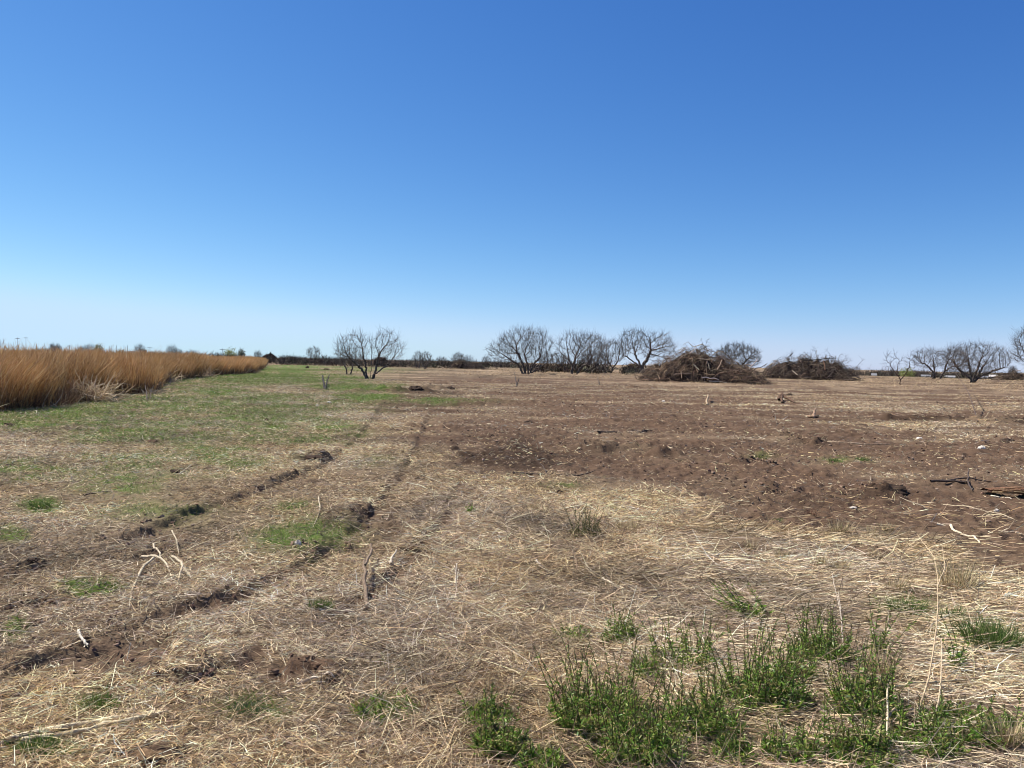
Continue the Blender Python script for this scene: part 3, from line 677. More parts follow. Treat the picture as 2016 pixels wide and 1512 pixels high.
# ------------------------------------------------------------------ brush piles
def brush_pile(label, x0, x1, base, humps, seed, n_big=260, n_fine=2600, cols=None, logs=(), spikes=30, spike_len=(.6, 1.4), group=None):
    """humps = (px, top px above base, half width px)"""
    r = np.random.default_rng(seed); cxp = (x0 + x1) / 2
    p = ground(np.float64(cxp), np.float64(base)); m = fwd(p) / FPX
    hp = [((h[0] - cxp) * m, h[1] * m, h[2] * m) for h in humps]; half = (x1 - x0) / 2 * m; rough = 1.0 if half > 4 else .5
    dep = half * .55
    def top(u, v):
        z = 0
        for hx, hh, hw in hp: z = np.maximum(z, hh * np.clip(1 - np.abs((u - hx) / hw) ** 2.2, 0, 1) ** .75)
        z = z * np.clip(1 - np.abs(v / dep) ** 2, 0, 1) ** .6
        return z * (1 + rough * (.40 * fbm(u * .75, v * .75, seed + 2, 3) + .30 * fbm(u * 2.2, v * 2.2, seed + 3, 2)))
    yaw = -math.atan2(p[0], p[1]); Rz = np.array([[math.cos(yaw), -math.sin(yaw), 0], [math.sin(yaw), math.cos(yaw), 0], [0, 0, 1]])
    o = empty('brush_pile', p, label, 'brush pile', group)
    # matted heap under the branches
    g = 70; U, V = np.meshgrid(np.linspace(-half, half, g), np.linspace(-dep, dep, 36)); u, vv = U.ravel(), V.ravel()
    z = top(u, vv) * .78 + .40 * fbm(u * 1.4, vv * 1.4, seed, 4) * (top(u, vv) > .2) - .08
    ii, jj = np.meshgrid(np.arange(35), np.arange(g - 1), indexing='ij'); f = np.stack([ii * g + jj, ii * g + jj + 1, (ii + 1) * g + jj + 1, (ii + 1) * g + jj], -1).reshape(-1, 4)
    cols = cols or [(.13, .075, .045), (.10, .065, .045), (.075, .055, .042), (.17, .105, .06), (.06, .045, .036)]
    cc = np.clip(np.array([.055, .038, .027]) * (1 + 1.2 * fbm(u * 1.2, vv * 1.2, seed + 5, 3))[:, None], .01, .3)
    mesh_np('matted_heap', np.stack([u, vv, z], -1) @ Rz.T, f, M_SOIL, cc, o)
    def scatter(n, Lr, rr, lift, wig, K):
        # lying roughly along the surface of the heap
        u = r.uniform(-half * .98, half * .98, n); v = -dep + 2 * dep * r.random(n) ** 1.25
        z = top(u, v) * r.uniform(.55, 1.02, n)
        yw = np.where(r.random(n) < .6, r.normal(size=n) * .5 + np.where(r.random(n) < .5, 0, math.pi), r.uniform(0, 6.28, n))
        e = .12; gz = (top(u + e, v) - top(u - e, v)) / (2 * e)
        D = np.stack([np.cos(yw), np.sin(yw) * .8, np.cos(yw) * gz * .7 + r.normal(size=n) * lift], -1)
        L = r.uniform(*Lr, n); S = np.stack([u, v, z + .02], -1) - unit(D) * (L * .45)[:, None]
        Q = wander(S, D, L, K, wig); Q[..., 2] = np.maximum(Q[..., 2], .03)
        lim = top(Q[..., 0], Q[..., 1]) + r.choice([.1, .25, .4, .7], n)[:, None]; Q[..., 2] = np.minimum(Q[..., 2], np.maximum(lim, .12))
        return Q, r.uniform(*rr, n)
    Q, w = scatter(n_big, (.9, 2.8), (.02, .06), .42, .33, 6)
    v1, f1, i1 = tubes(Q, w[:, None] * np.linspace(1, .3, 6), 4)
    c1 = pick(cols + [(.20, .16, .125), (.30, .22, .14)], n_big, .15)[i1]
    Q, w = scatter(n_fine, (.4, 1.5), (.007, .016), .6, .42, 4)
    v2, f2, i2 = tubes(Q, w[:, None] * np.array([1, .9, .7, .35]), 3)
    c2 = pick(cols, n_fine, .2)[i2]
    v, f, c = join((v1, f1, c1), (v2, f2, c2))
    t = mesh_np('branch_tangle', v @ Rz.T, f, M_BARK, c, o); t['kind'] = 'stuff'
    # dead limbs poking out against the sky, each with its own twigs
    for k in range(spikes):
        hx, hh, hw = hp[r.integers(len(hp))]
        u = hx + r.normal() * hw * .5; vv = r.uniform(-.5, .5) * dep; z0 = top(np.array([u]), np.array([vv]))[0] * .8
        D = np.array([[r.normal() * .9, r.normal() * .4, .45 + .5 * r.random()]]); Lm = r.uniform(*spike_len)
        Q = wander(np.array([[u, vv, z0]]), D, np.array([Lm]), 6, .22); rr = r.uniform(.018, .035)
        v1, f1, i1 = tubes(Q, rr * np.linspace(1, .3, 6)[None], 4)
        nt = 14; a = r.integers(2, 6, nt); S = Q[0, a]; Dt = unit(D) + r.normal(size=(nt, 3)) * .55 + np.array([0, 0, .1])
        T = wander(S, Dt, r.uniform(.25, .7, nt) * Lm * .7, 4, .3)
        v2, f2, i2 = tubes(T, np.full((nt, 1), .009) * np.array([1.2, 1, .8, .4]), 3)
        v, f, c = join((v1, f1, pick(GREY, 1)[i1]), (v2, f2, pick(GREY, nt)[i2]))
        mesh_np('dead_limb', v @ Rz.T, f, M_BARK, c, o)
    for (ax, ay, bx, by, rad, colr) in logs:   # pale logs seen on the front, px relative to base line
        k0, k1 = (ax - cxp) * m, (bx - cxp) * m
        def front(u, hz):
            vs = np.linspace(-dep, 0, 40); tt = top(np.full(40, u), vs); j = np.argmax(tt >= hz * .98) if (tt >= hz * .98).any() else 39
            return vs[j] - .12
        A = np.array([k0, front(k0, ay * m), ay * m]); B = np.array([k1, front(k1, by * m), by * m])
        Q = np.linspace(A, B, 5)[None] + rng.normal(size=(1, 5, 3)) * .03
        v, f, i = tubes(Q, rad * np.array([[1, .95, .9, .85, .7]]), 6)
        lo = mesh_np('log', v @ Rz.T, f, M_WOOD, pick([colr], 1)[i], o, True)
    return o
BP = [(.19, .12, .075), (.155, .105, .07), (.12, .088, .066), (.24, .165, .11), (.085, .066, .053), (.30, .22, .15)]
PALE = (.50, .40, .27)
brush_pile('large reddish brown brush pile with green tinged left shoulder and pale logs', 1262, 1508, 752,
           [(1366, 62, 78), (1320, 40, 56), (1430, 36, 70), (1395, 52, 66)], 51, 420, 4200, BP,
           [(1374, 46, 1402, 44, .05, PALE), (1366, 34, 1376, 24, .05, (.42, .34, .25)), (1392, 40, 1396, 24, .05, (.4, .33, .24)), (1410, 26, 1418, 44, .06, (.3, .22, .15)), (1382, 10, 1412, 7, .06, (.36, .33, .30)), (1395, 4, 1430, 1, .06, (.5, .45, .38)), (1358, 54, 1368, 66, .05, PALE), (1468, 28, 1486, 48, .05, (.3, .26, .2)), (1478, 26, 1502, 38, .05, (.1, .08, .07)), (1330, 14, 1362, 17, .07, (.2, .15, .11))], 34, (.7, 1.7))
DP = [(.085, .066, .055), (.11, .085, .067), (.065, .052, .044), (.15, .11, .085), (.055, .044, .039), (.20, .16, .12)]
brush_pile('dark grey brown brush pile with long limbs jutting up, standing right of the large one', 1508, 1680, 747,
           [(1560, 38, 58), (1620, 40, 56), (1590, 44, 52), (1650, 26, 34)], 52, 320, 3000, DP,
           [(1562, 16, 1572, 8, .07, (.6, .5, .36)), (1618, 36, 1622, 18, .12, (.12, .07, .045)), (1550, 26, 1590, 40, .08, (.07, .055, .045)), (1582, 36, 1640, 42, .08, (.06, .05, .042)), (1556, 44, 1562, 52, .07, (.05, .04, .035))], 44, (1.0, 2.4))
brush_pile('low black brush pile below the feathery bush beyond the grass', 600, 648, 712, [(612, 11, 14), (632, 10, 14)], 53, 80, 700, DP, (), 4)
brush_pile('rounded black brush pile on the skyline at the end of the reeds', 511, 546, 708, [(530, 18, 17)], 54, 80, 800, DP, (), 4)
brush_pile('long dark brush pile seen behind the splayed lone tree', 726, 794, 717, [(750, 20, 26), (775, 12, 20)], 55, 140, 1200, DP, (), 8)
brush_pile('low dark brush pile with a bush at its left end, left of the tree row', 886, 954, 725, [(905, 18, 20), (932, 12, 20)], 56, 140, 1200, DP, (), 8)
brush_pile('rust brown brush pile glimpsed behind the trunk of the single trunked tree', 1232, 1272, 729, [(1248, 16, 18)], 57, 80, 700, [(.13, .06, .04), (.1, .05, .035)], (), 4)
brush_pile('dark rounded brush pile at the right edge behind the fan shaped tree', 1962, 2060, 749, [(1995, 17, 32), (2030, 14, 30)], 58, 160, 1500, [(.08, .06, .045), (.10, .075, .05), (.06, .048, .04)], (), 8)

# ------------------------------------------------------------------ distant scrub, trees, poles and buildings
def far_pt(px, dist):
    d = ray(np.float64(px), np.float64(700)); d = d[:2] / np.hypot(*d[:2]); x, y = d * dist
    return np.array([x, y, height(np.array([x]), np.array([y]))[0]])
def build_thicket():
    parts = []
    for (a, b, d0, d1, n, h0, h1) in ((250, 1010, 330, 480, 520, 2.6, 4.6), (-60, 330, 420, 560, 260, 3.0, 5.0), (540, 960, 190, 300, 70, 1.2, 2.4), (1040, 1260, 125, 165, 60, 1.0, 2.6), (1000, 1280, 300, 420, 120, 2.0, 4.2), (1640, 2120, 340, 520, 380, 3.6, 5.6), (1790, 1990, 262, 284, 26, 1.4, 2.6), (1280, 1700, 380, 520, 160, 2.5, 4)):
        px = rng.uniform(a, b, n); P = np.array([far_pt(q, rng.uniform(d0, d1)) for q in px]); hh = rng.uniform(h0, h1, n) * (1 + .5 * fbm(px / 40, px * 0, 5, 2))
        k = 44; S = np.repeat(P, k, 0); H = np.repeat(hh, k); N = n * k
        S = S + rng.normal(size=(N, 3)) * np.array([1.5, 1.5, 0]) * (H / 3)[:, None]; S[:, 2] += rng.random(N) ** 1.6 * H * .55
        D = unit(rng.normal(size=(N, 3)) * np.array([.8, .8, .3]) + np.array([0, 0, .9])); L = H * rng.uniform(.2, .5, N)
        Q = np.stack([S, S + D * (L / 2)[:, None], S + D * L[:, None]], 1)
        v, f, i = strips(Q, rng.uniform(.10, .26, N)[:, None] * np.array([1, .8, .3]))
        c = np.repeat(pick([(.060, .050, .042), (.075, .060, .048), (.055, .052, .040), (.085, .065, .05), (.07, .07, .045)], n, .15), k, 0)
        parts.append((v, f, c[i]))
    v, f, c = join(*parts)
    tag(mesh_np('scrub_thicket', v, f, M_BARK, c), 'dark leafless thicket forming the far horizon line', 'thicket', kind='stuff')
build_thicket()
def far_tree(name, label, px, dist, H, W, cols, seed, group, leafy):
    r = np.random.default_rng(seed); p = far_pt(px, dist); o = empty(name, p, label, 'tree', group)
    m = 6; S = r.normal(size=(m, 3)) * np.array([.15, .15, 0]); D = r.normal(size=(m, 3)) * np.array([.5, .5, .1]) * W / H + np.array([0, 0, 1.])
    Q = wander(S, D, np.full(m, H * .62), 5, .14)
    v, f, i = tubes(Q, np.linspace(.2, .06, 5)[None] * np.ones((m, 1)) * H / 6, 5)
    mesh_np('trunk', v, f, M_BARK, pick(GREY, m)[i], o)
    n = 900 if leafy else 520
    u = unit(r.normal(size=(n, 3))) * (r.random(n) ** .4)[:, None]; C = u * np.array([W * .5, W * .5, H * .42]) + np.array([0, 0, H * .58])
    if leafy:
        C = C * (1 + .25 * r.normal(size=(n, 1)) * .4)
        D = unit(r.normal(size=(n, 3))); L = r.uniform(.25, .6, n) * H / 7
        Q = np.stack([C, C + D * (L / 2)[:, None], C + D * L[:, None]], 1); wd = r.uniform(.2, .45, n) * H / 7
        v, f, i = strips(Q, wd[:, None] * np.array([.5, 1, .3]))
    else:
        D = unit(u * .7 + r.normal(size=(n, 3)) * .35 + np.array([0, 0, .6])); L = r.uniform(.12, .3, n) * H
        Q = np.stack([C - D * (L / 2)[:, None], C, C + D * (L / 2)[:, None]], 1)
        v, f, i = strips(Q, np.full((n, 1), .055 * H / 6) * np.array([1, .8, .4]))
    mesh_np('crown', v, f, M_LEAF if leafy else M_BARK, pick(cols, n, .18)[i], o)
    return o
FT = 'distant trees on the horizon'; YG = [(.20, .23, .06), (.15, .19, .05), (.26, .27, .09)]; DG = [(.07, .08, .045), (.09, .095, .055)]; BG = [(.085, .07, .06), (.07, .058, .05)]
far_tree('leafy_tree', 'round yellow green tree standing out of the far thicket past the reed tips', 453, 420, 6.6, 6.8, YG, 71, FT, True)
far_tree('leafy_tree', 'dull green rounded tree just right of the round yellow green one', 475, 420, 6.4, 4.2, DG, 72, FT, True)
far_tree('leafy_tree', 'low bright green tree on the field edge behind the thin sapling', 1787, 300, 5.2, 5.2, YG, 73, FT, True)
far_tree('leafy_tree', 'yellowish budding tree over the reeds, right end of the grey clump', 194, 480, 7.6, 4.6, [(.22, .21, .10), (.17, .17, .085)], 74, FT, True)
far_tree('leafy_tree', 'pale yellowish small tree among the poles above the reeds', 237, 480, 5.0, 5.0, [(.24, .22, .12)], 75, FT, True)
far_tree('leafy_tree', 'low olive tree above the reeds nearest the left edge clump', 84, 480, 4.8, 6.5, DG, 76, FT, True)
for k, (px, dd, H, W, lb) in enumerate([(176, 480, 8.0, 6.5, 'tall grey bare tree in the clump above the middle of the reeds'), (160, 480, 6.6, 4.4, 'smaller grey bare tree at the left of the clump above the reeds'),
        (103, 480, 7.6, 4.0, 'thin hazy bare tree above the reeds, left of a close pair'), (114, 480, 7.4, 4.0, 'thin hazy bare tree above the reeds, right of a close pair'),
        (275, 450, 8.2, 6.0, 'dark rounded bare tree above the reeds beside a low dark shed'), (338, 430, 8.0, 5.6, 'bare forked tree rising over the right part of the reeds'),
        (352, 430, 6.0, 4.6, 'low bare tree just right of the forked tree over the reeds'), (377, 430, 5.8, 6.0, 'broad bare tree at the start of the far thicket'), (508, 430, 6.2, 4.6, 'dark bare tree in the thicket above the reed tips'),
        (920, 300, 5.0, 6.0, 'grey bare tree on the skyline above the low dark pile'), (958, 330, 5.2, 4.5, 'grey bare tree on the skyline next to the leftmost tree of the row'), (870, 330, 4.6, 5.5, 'bare tree in the thicket right of the close pair of bushes'),
        (1688, 330, 5.6, 5.2, 'dark blurry tree on the field edge right of the second brush pile'), (1818, 330, 5.4, 6.0, 'dark bare tree beside a pale low building at the right'), (1876, 330, 5.6, 6.0, 'dark round tree behind the fan shaped tree, above a low roof'), (1995, 310, 6.6, 3.0, 'thin bare tree sprouting behind the dark rounded pile at right'), (690, 300, 4.2, 7.0, 'wide dark bare tree in the thicket behind the splayed lone tree')]):
    far_tree('bare_tree', lb, px, dd, H, W, BG, 80 + k, FT, False)
def box(a, b):
    x0, y0, z0 = a; x1, y1, z1 = b
    v = np.array([[x0, y0, z0], [x1, y0, z0], [x1, y1, z0], [x0, y1, z0], [x0, y0, z1], [x1, y0, z1], [x1, y1, z1], [x0, y1, z1]], float)
    return v, np.array([[0, 3, 2, 1], [4, 5, 6, 7], [0, 1, 5, 4], [1, 2, 6, 5], [2, 3, 7, 6], [3, 0, 4, 7]])
def building(label, px, dist, wpx, wall_h, roof_h, wall, roof, name='farm_building'):
    p = far_pt(px, dist); w = wpx / FPX * fwd(p) / 2 * .62; dp = 3.0
    o = empty(name, p, label, 'building', 'low buildings on the horizon'); o.rotation_euler = (0, 0, -math.atan2(p[0], p[1]))
    v, f = box((-w, -dp, -.3), (w, dp, wall_h)); mesh_np('wall', v, f, M_PAINT, np.tile(wall, (len(v), 1)), o)
    e = .4; z0, z1 = wall_h + .003, wall_h + roof_h
    v = np.array([[-w - e, -dp - e, z0], [w + e, -dp - e, z0], [w + e, dp + e, z0], [-w - e, dp + e, z0], [-w - e, 0, z1], [w + e, 0, z1]])
    ro = mesh_np('roof', v, np.array([[0, 1, 5, 4], [2, 3, 4, 5], [3, 2, 1, 0]]), M_PAINT, np.tile(roof, (6, 1)), o)
    tri = bpy.data.meshes.new('gable'); tri.from_pydata([(-w, -dp, z0), (-w, dp, z0), (-w, 0, z1 - .15), (w, -dp, z0), (w, dp, z0), (w, 0, z1 - .15)], [], [(0, 2, 1), (3, 4, 5)])
    ca = tri.color_attributes.new('col', 'FLOAT_COLOR', 'POINT'); ca.data.foreach_set('color', np.tile((*wall, 1), (6, 1)).ravel().astype(np.float32))
    link('gable', tri, M_PAINT, o)
    nw = max(1, int(w / 2.2))
    for k in range(nw):
        cx = -w + (k + .5) * 2 * w / nw
        v, f = box((cx - .45, -dp - .05, .9), (cx + .45, -dp + .01, 2.0)); mesh_np('window', v, f, M_PAINT, np.tile((.04, .045, .05), (8, 1)), o)
    v, f = box((w * .45, -dp - .04, -.2), (w * .45 + .9, -dp + .01, 2.05)); mesh_np('door', v, f, M_PAINT, np.tile((.12, .10, .09), (8, 1)), o)
WH = (.34, .33, .31)
building('long white low building seen between the sapling and the wide two clump tree', 1824, 290, 20, 2.3, .6, WH, (.17, .17, .17))
building('pale low building seen between the two widest right hand trees', 1872, 300, 22, 2.3, .6, (.28, .27, .25), (.22, .21, .2))
building('pale low building seen through the right branches of the fan shaped tree', 1938, 290, 18, 2.2, .6, WH, (.17, .17, .18))
building('grey tan shed standing just left of the dark rounded pile at right', 1957, 270, 16, 2.0, .6, (.42, .38, .33), (.4, .37, .34))
building('tiny white building on the field edge left of the low bright green tree', 1722, 320, 10, 2.4, .8, WH, (.17, .17, .17))
building('white roofed building peeking over the reeds left of the grey clump', 130, 480, 12, 3.2, 1.0, WH, (.4, .4, .4))
building('blue grey roofed building over the reeds right of the yellowish budding tree', 212, 480, 22, 3.2, 1.2, WH, (.28, .33, .40))
building('white building with a dark roof over the reeds among the poles', 257, 480, 18, 3.2, 1.0, WH, (.10, .09, .09))
building('dark shed beside the rounded bare tree above the reeds', 285, 460, 8, 4.2, .8, (.05, .05, .055), (.06, .05, .05))
building('small white building over the reeds left of the forked tree', 296, 470, 8, 3.2, .8, WH, (.17, .17, .17))
def pole(px, top_py, dist, lean, label, cross=False):
    p = far_pt(px, dist); hz = 692 + (px / 2016) * 43; H = EYE - p[2] + (hz - top_py) / FPX * dist
    o = empty('utility_pole', p, label, 'pole', 'utility poles beyond the reeds')
    v, f, i = tubes(np.array([[[0, 0, -.3], [lean * .5, 0, H * .5], [lean, 0, H]]]), np.array([[.15, .13, .10]]), 6)
    mesh_np('shaft', v, f, M_WOOD, np.tile((.34, .32, .31), (len(v), 1)), o)
    if cross:
        v, f = box((lean - 1.6, -.1, H - .9), (lean + 1.6, .1, H - .6)); mesh_np('crossarm', v, f, M_WOOD, np.tile((.34, .32, .31), (8, 1)), o)
for px, ty, dd, ln, lb, cr in [(3, 672, 700, -1.2, 'leaning pole at the left edge of the skyline', False), (10, 671, 700, -1.6, 'leaning pole next to the one at the left edge', False), (36, 669, 700, -.6, 'tall pole with a crossarm above the left reeds', True), (51, 668, 700, 0, 'tallest straight pole above the left reeds', True), (137, 681, 560, 0, 'short pole above the white roofed building', True),
        (215, 683, 520, 0, 'thin pole left in the group above the blue grey roof', False), (220, 682, 520, 0, 'thin pole right of the first above the blue grey roof', False), (229, 682, 520, 0, 'thin pole just left of the pale yellowish tree', False), (244, 682, 520, 0, 'thin pole just right of the pale yellowish tree', False), (251, 682, 520, 0, 'thin pole at the right end of the pole group', False), (295, 684, 520, 0, 'thin pole right of the dark shed', True), (438, 687, 460, 0, 'short pole left of the round yellow green tree', True)]:
    pole(px, ty, dd, ln, lb, cr)

# ------------------------------------------------------------------ green weeds in the foreground
def weed(label, px, py, wpx, hpx, n, seed, leafy=1.0, lean=(0, 0), tall=.5, cols=None, group='green weeds sprouting through the straw', name='weed_clump', spread=None):
    r = np.random.default_rng(seed); n = int(n * 2.3); wpx *= 1.35; hpx *= 1.08 + .36 * tall; p = ground(np.float64(px), np.float64(py)); d = math.hypot(p[0], p[1]); m = fwd(p) / FPX * 1.03
    W, H = wpx * m / 2, hpx * m
    o = empty(name, p, label, 'weed', group)
    a = r.uniform(0, 6.28, n); q = np.sqrt(r.random(n)); S = np.stack([np.cos(a) * q * W * .75, np.sin(a) * q * W * .65, np.zeros(n)], -1)
    S[:, 2] = height(p[0] + S[:, 0], p[1] + S[:, 1]) - p[2] - .005
    D = np.stack([np.cos(a) * .22 * q + lean[0], np.sin(a) * .22 * q + lean[1], np.ones(n)], -1) + r.normal(size=(n, 3)) * .19
    tl = r.random(n) < tall * .8; L = H * np.where(tl, r.uniform(.65, 1.05, n), r.uniform(.25, .55, n)); K = 6
    Q = wander(S, D, L, K, .09)
    sc_ = pick([(.06, .085, .022), (.09, .09, .035), (.11, .08, .04)], n, .15)
    for q in ([[j] for j in range(n)] if n <= 24 else [list(range(n))]):
        v, f, i = tubes(Q[q], .0019 * np.linspace(1.1, .55, K)[None] * np.ones((len(q), 1)), 4)
        mesh_np('stem' if n <= 24 else 'stems', v, f, M_LEAF, sc_[q][i], o, True)
    # leaves up every stem, longer at the foot
    per = int(38 * leafy); b = np.repeat(np.arange(n), per); N = len(b); t = r.random(N) ** 1.25; kk = np.minimum((t * (K - 1)).astype(int), K - 2); fr = t * (K - 1) - kk
    B = Q[b, kk] * (1 - fr[:, None]) + Q[b, kk + 1] * fr[:, None]; ax = unit(Q[b, kk + 1] - Q[b, kk])
    out = unit(r.normal(size=(N, 3)) * np.array([1, 1, .25])); Dl = unit(ax * (.35 + .75 * t[:, None]) + out * (1.0 - .45 * t[:, None]))
    LL = (.036 - .019 * t) * r.uniform(.7, 1.25, N); wl_ = LL * (.26 - .08 * t)
    T = np.array([0, .3, .65, 1.])[None, :, None]
    droop = np.array([0, 0, -1.])[None, None] * (T ** 2) * .25
    P = B[:, None] + (Dl[:, None] * T + droop) * LL[:, None, None]
    v1, f1, i1 = strips(P, wl_[:, None] * np.array([.35, 1, .9, .1]))
    cl = cols or [(.13, .245, .03), (.17, .29, .042), (.22, .31, .055), (.09, .18, .028), (.28, .31, .08), (.32, .28, .10)]
    tip = pick([(.13, .13, .05), (.15, .12, .055)], N, .15)
    c1 = np.where((t > .86)[:, None], tip, pick(cl, N, .16))
    # basal rosette leaves
    nb = int(n * 9 * leafy); a = r.uniform(0, 6.28, nb); q = np.sqrt(r.random(nb)); Sb = np.stack([np.cos(a) * q * W * .85, np.sin(a) * q * W * .7, np.zeros(nb)], -1)
    Sb[:, 2] = height(p[0] + Sb[:, 0], p[1] + Sb[:, 1]) - p[2]
    Db = unit(r.normal(size=(nb, 3)) * np.array([.6, .6, .3]) + np.array([0, 0, .75])); Lb = r.uniform(.03, .075, nb) * min(1.2, .5 + H / .2)
    Pb = Sb[:, None] + (Db[:, None] * T + droop * .9) * Lb[:, None, None]
    v2, f2, i2 = strips(Pb, (Lb * r.uniform(.13, .22, nb))[:, None] * np.array([.5, 1, .9, .15]))
    v, f, c = join((v1, f1, c1[i1]), (v2, f2, pick(cl, nb, .18)[i2]))
    mesh_np('leaves', v, f, M_LEAF, c, o)
    return o
weed('largest clump of tall leafy weeds, low centre of the foreground', 1180, 1418, 170, 130, 46, 101)
weed('weed clump joined to the front of the largest clump at the bottom edge', 1265, 1490, 150, 120, 34, 102)
weed('dense weed tuft with one tall stalk standing up, left of the largest clump', 955, 1420, 66, 60, 20, 103, 1.3, tall=.2)
weed('bushy bright weed tuft below the tall stalk tuft', 985, 1472, 86, 80, 26, 104, 1.3, tall=.25)
weed('low flat weed cushion in the straw left of the tall stalk tuft', 762, 1402, 112, 30, 24, 105, 1.1, tall=.2)
weed('small round weed tuft standing alone above the largest clump', 1218, 1268, 52, 52, 16, 106, 1.1)
weed('tiny pair of weed sprigs left of the small round tuft', 1132, 1258, 56, 26, 10, 107, .8)
weed('small weed tuft with bent tips right above the largest clump', 1268, 1334, 40, 56, 10, 108, .9)
weed('compact bushy weed clump with a dark base, right of centre', 1612, 1304, 100, 88, 34, 109)
weed('tall bristly weed clump in the middle of the right foreground', 1505, 1385, 140, 135, 44, 110)
weed('broad leafy weed clump between the largest and the bristly clump', 1385, 1438, 120, 105, 32, 111)
weed('thin scattered weed stems behind the broad leafy clump', 1345, 1310, 110, 70, 18, 112, .6, tall=.8)
weed('upright weed clump beside the bleached dry tuft, right foreground', 1705, 1410, 110, 110, 34, 113)
weed('weed clump at the bottom edge right of centre with crossed stalks', 1690, 1500, 120, 90, 30, 114)
weed('short weed clump at the bottom edge below the bristly clump', 1560, 1500, 90, 60, 20, 115)
weed('low sprawling weed clump in the far right foreground', 1915, 1450, 150, 60, 26, 116, .9, tall=.3)
weed('weed clump among leaning bare stalks near the bottom right', 1815, 1475, 120, 75, 24, 117, .9)
weed('single upright dark weed stalk in the straw right of the compact clump', 1732, 1302, 14, 78, 4, 118, 1.1, tall=1)
weed('single dark weed stalk near the green grass patch at right', 1882, 1325, 12, 88, 3, 119, 1.0, tall=1)
weed('leaning leafy weed sprig lying over the straw right of centre', 1482, 1215, 60, 75, 7, 120, .9, (-.9, .4), tall=.9)
weed('tiny bright weed sprout in the grey straw patch', 929, 1010, 14, 22, 4, 121, .9)
weed('bright weed tuft at the bottom edge under the bushy tuft', 1062, 1508, 70, 50, 18, 122, 1.2, tall=.2)
weed('short weed fringe between the bristly clump and the compact clump', 1562, 1345, 70, 60, 16, 123, .8)
weed('weed clump at the bottom edge below the broad leafy clump', 1440, 1498, 70, 55, 16, 124, 1.0)
weed('brownish green spiky weed tuft standing on the border of straw and dirt', 1155, 1056, 54, 52, 16, 125, .8, cols=[(.11, .115, .04), (.15, .125, .06), (.19, .15, .08)], tall=.7)
def tuft(label, px, py, wpx, hpx, n, cols, seed, name='grass_tuft', group=None, lean=.45, cat='grass tuft'):
    r = np.random.default_rng(seed); p = ground(np.float64(px), np.float64(py)); d = math.hypot(p[0], p[1]); m = d / FPX
    W, H = wpx * m / 2, hpx * m
    a = r.uniform(0, 6.28, n); q = np.sqrt(r.random(n)); S = np.stack([np.cos(a) * q * W * .6, np.sin(a) * q * W * .5, np.zeros(n)], -1)
    S[:, 2] = height(p[0] + S[:, 0], p[1] + S[:, 1]) - p[2] - .004
    D = np.stack([np.cos(a) * q * lean, np.sin(a) * q * lean, np.ones(n)], -1) + r.normal(size=(n, 3)) * .22
    Q = wander(S, D, H * r.uniform(.4, 1.1, n), 5, .09, -.03)
    v, f, i = strips(Q, (r.uniform(.0022, .004, n) * max(1, (d / 5) ** .7))[:, None] * np.array([1, 1, .85, .6, .2]))
    o = mesh_np(name, v, f, M_GRASS if name == 'grass_tuft' else M_STRAW, pick(cols, n, .15)[i]); o.location = p
    return tag(o, label, cat, group)
GC = [(.075, .135, .025), (.10, .16, .035), (.055, .105, .02), (.16, .18, .06)]
GG = 'green grass tufts in the straw'; DGp = 'dry pale grass tufts on the field'
tuft('rounded green grass tuft alone in the chopped straw left of centre', 630, 1206, 64, 26, 340, GC, 201, group=GG)
tuft('green grass tuft at the left edge among patchy grass', 80, 1003, 48, 16, 240, GC, 202, group=GG)
tuft('thick green grass patch at the right edge above the straw slope', 1950, 1278, 130, 50, 620, GC, 203, group=GG)
tuft('faint green grass patch left of the thick one at right', 1782, 1208, 90, 26, 260, GC, 204, group=GG)
tuft('small green grass tuft between the two grass patches at right', 1870, 1222, 60, 26, 180, GC, 205, group=GG)
tuft('bluish green grass patch beside the long split stalk', 490, 1408, 90, 24, 420, [(.06, .105, .035), (.08, .125, .045), (.12, .15, .07)], 206, group=GG)
tuft('green grass patch at the left end of the long split stalk', 75, 1478, 90, 24, 300, GC, 207, group=GG)
tuft('small green tuft in the trampled soil of the left foreground', 195, 1396, 80, 22, 240, GC, 208, group=GG)
tuft('green tuft in the bare dirt, left of a pair', 1645, 908, 36, 9, 120, GC, 209, group=GG)
tuft('green tuft in the bare dirt, right of a pair', 1698, 906, 36, 8, 110, GC, 210, group=GG)
tuft('tiny green tuft at the edge of the dirt above the dry tufts', 1531, 1023, 22, 12, 90, GC, 211, group=GG)
tuft('yellow green tuft in the dirt near the soil berm', 1500, 902, 40, 14, 120, [(.22, .20, .08), (.14, .16, .05)], 212, group=GG)
DC = [(.50, .40, .22), (.42, .32, .18), (.58, .47, .29), (.30, .24, .13), (.22, .20, .09)]
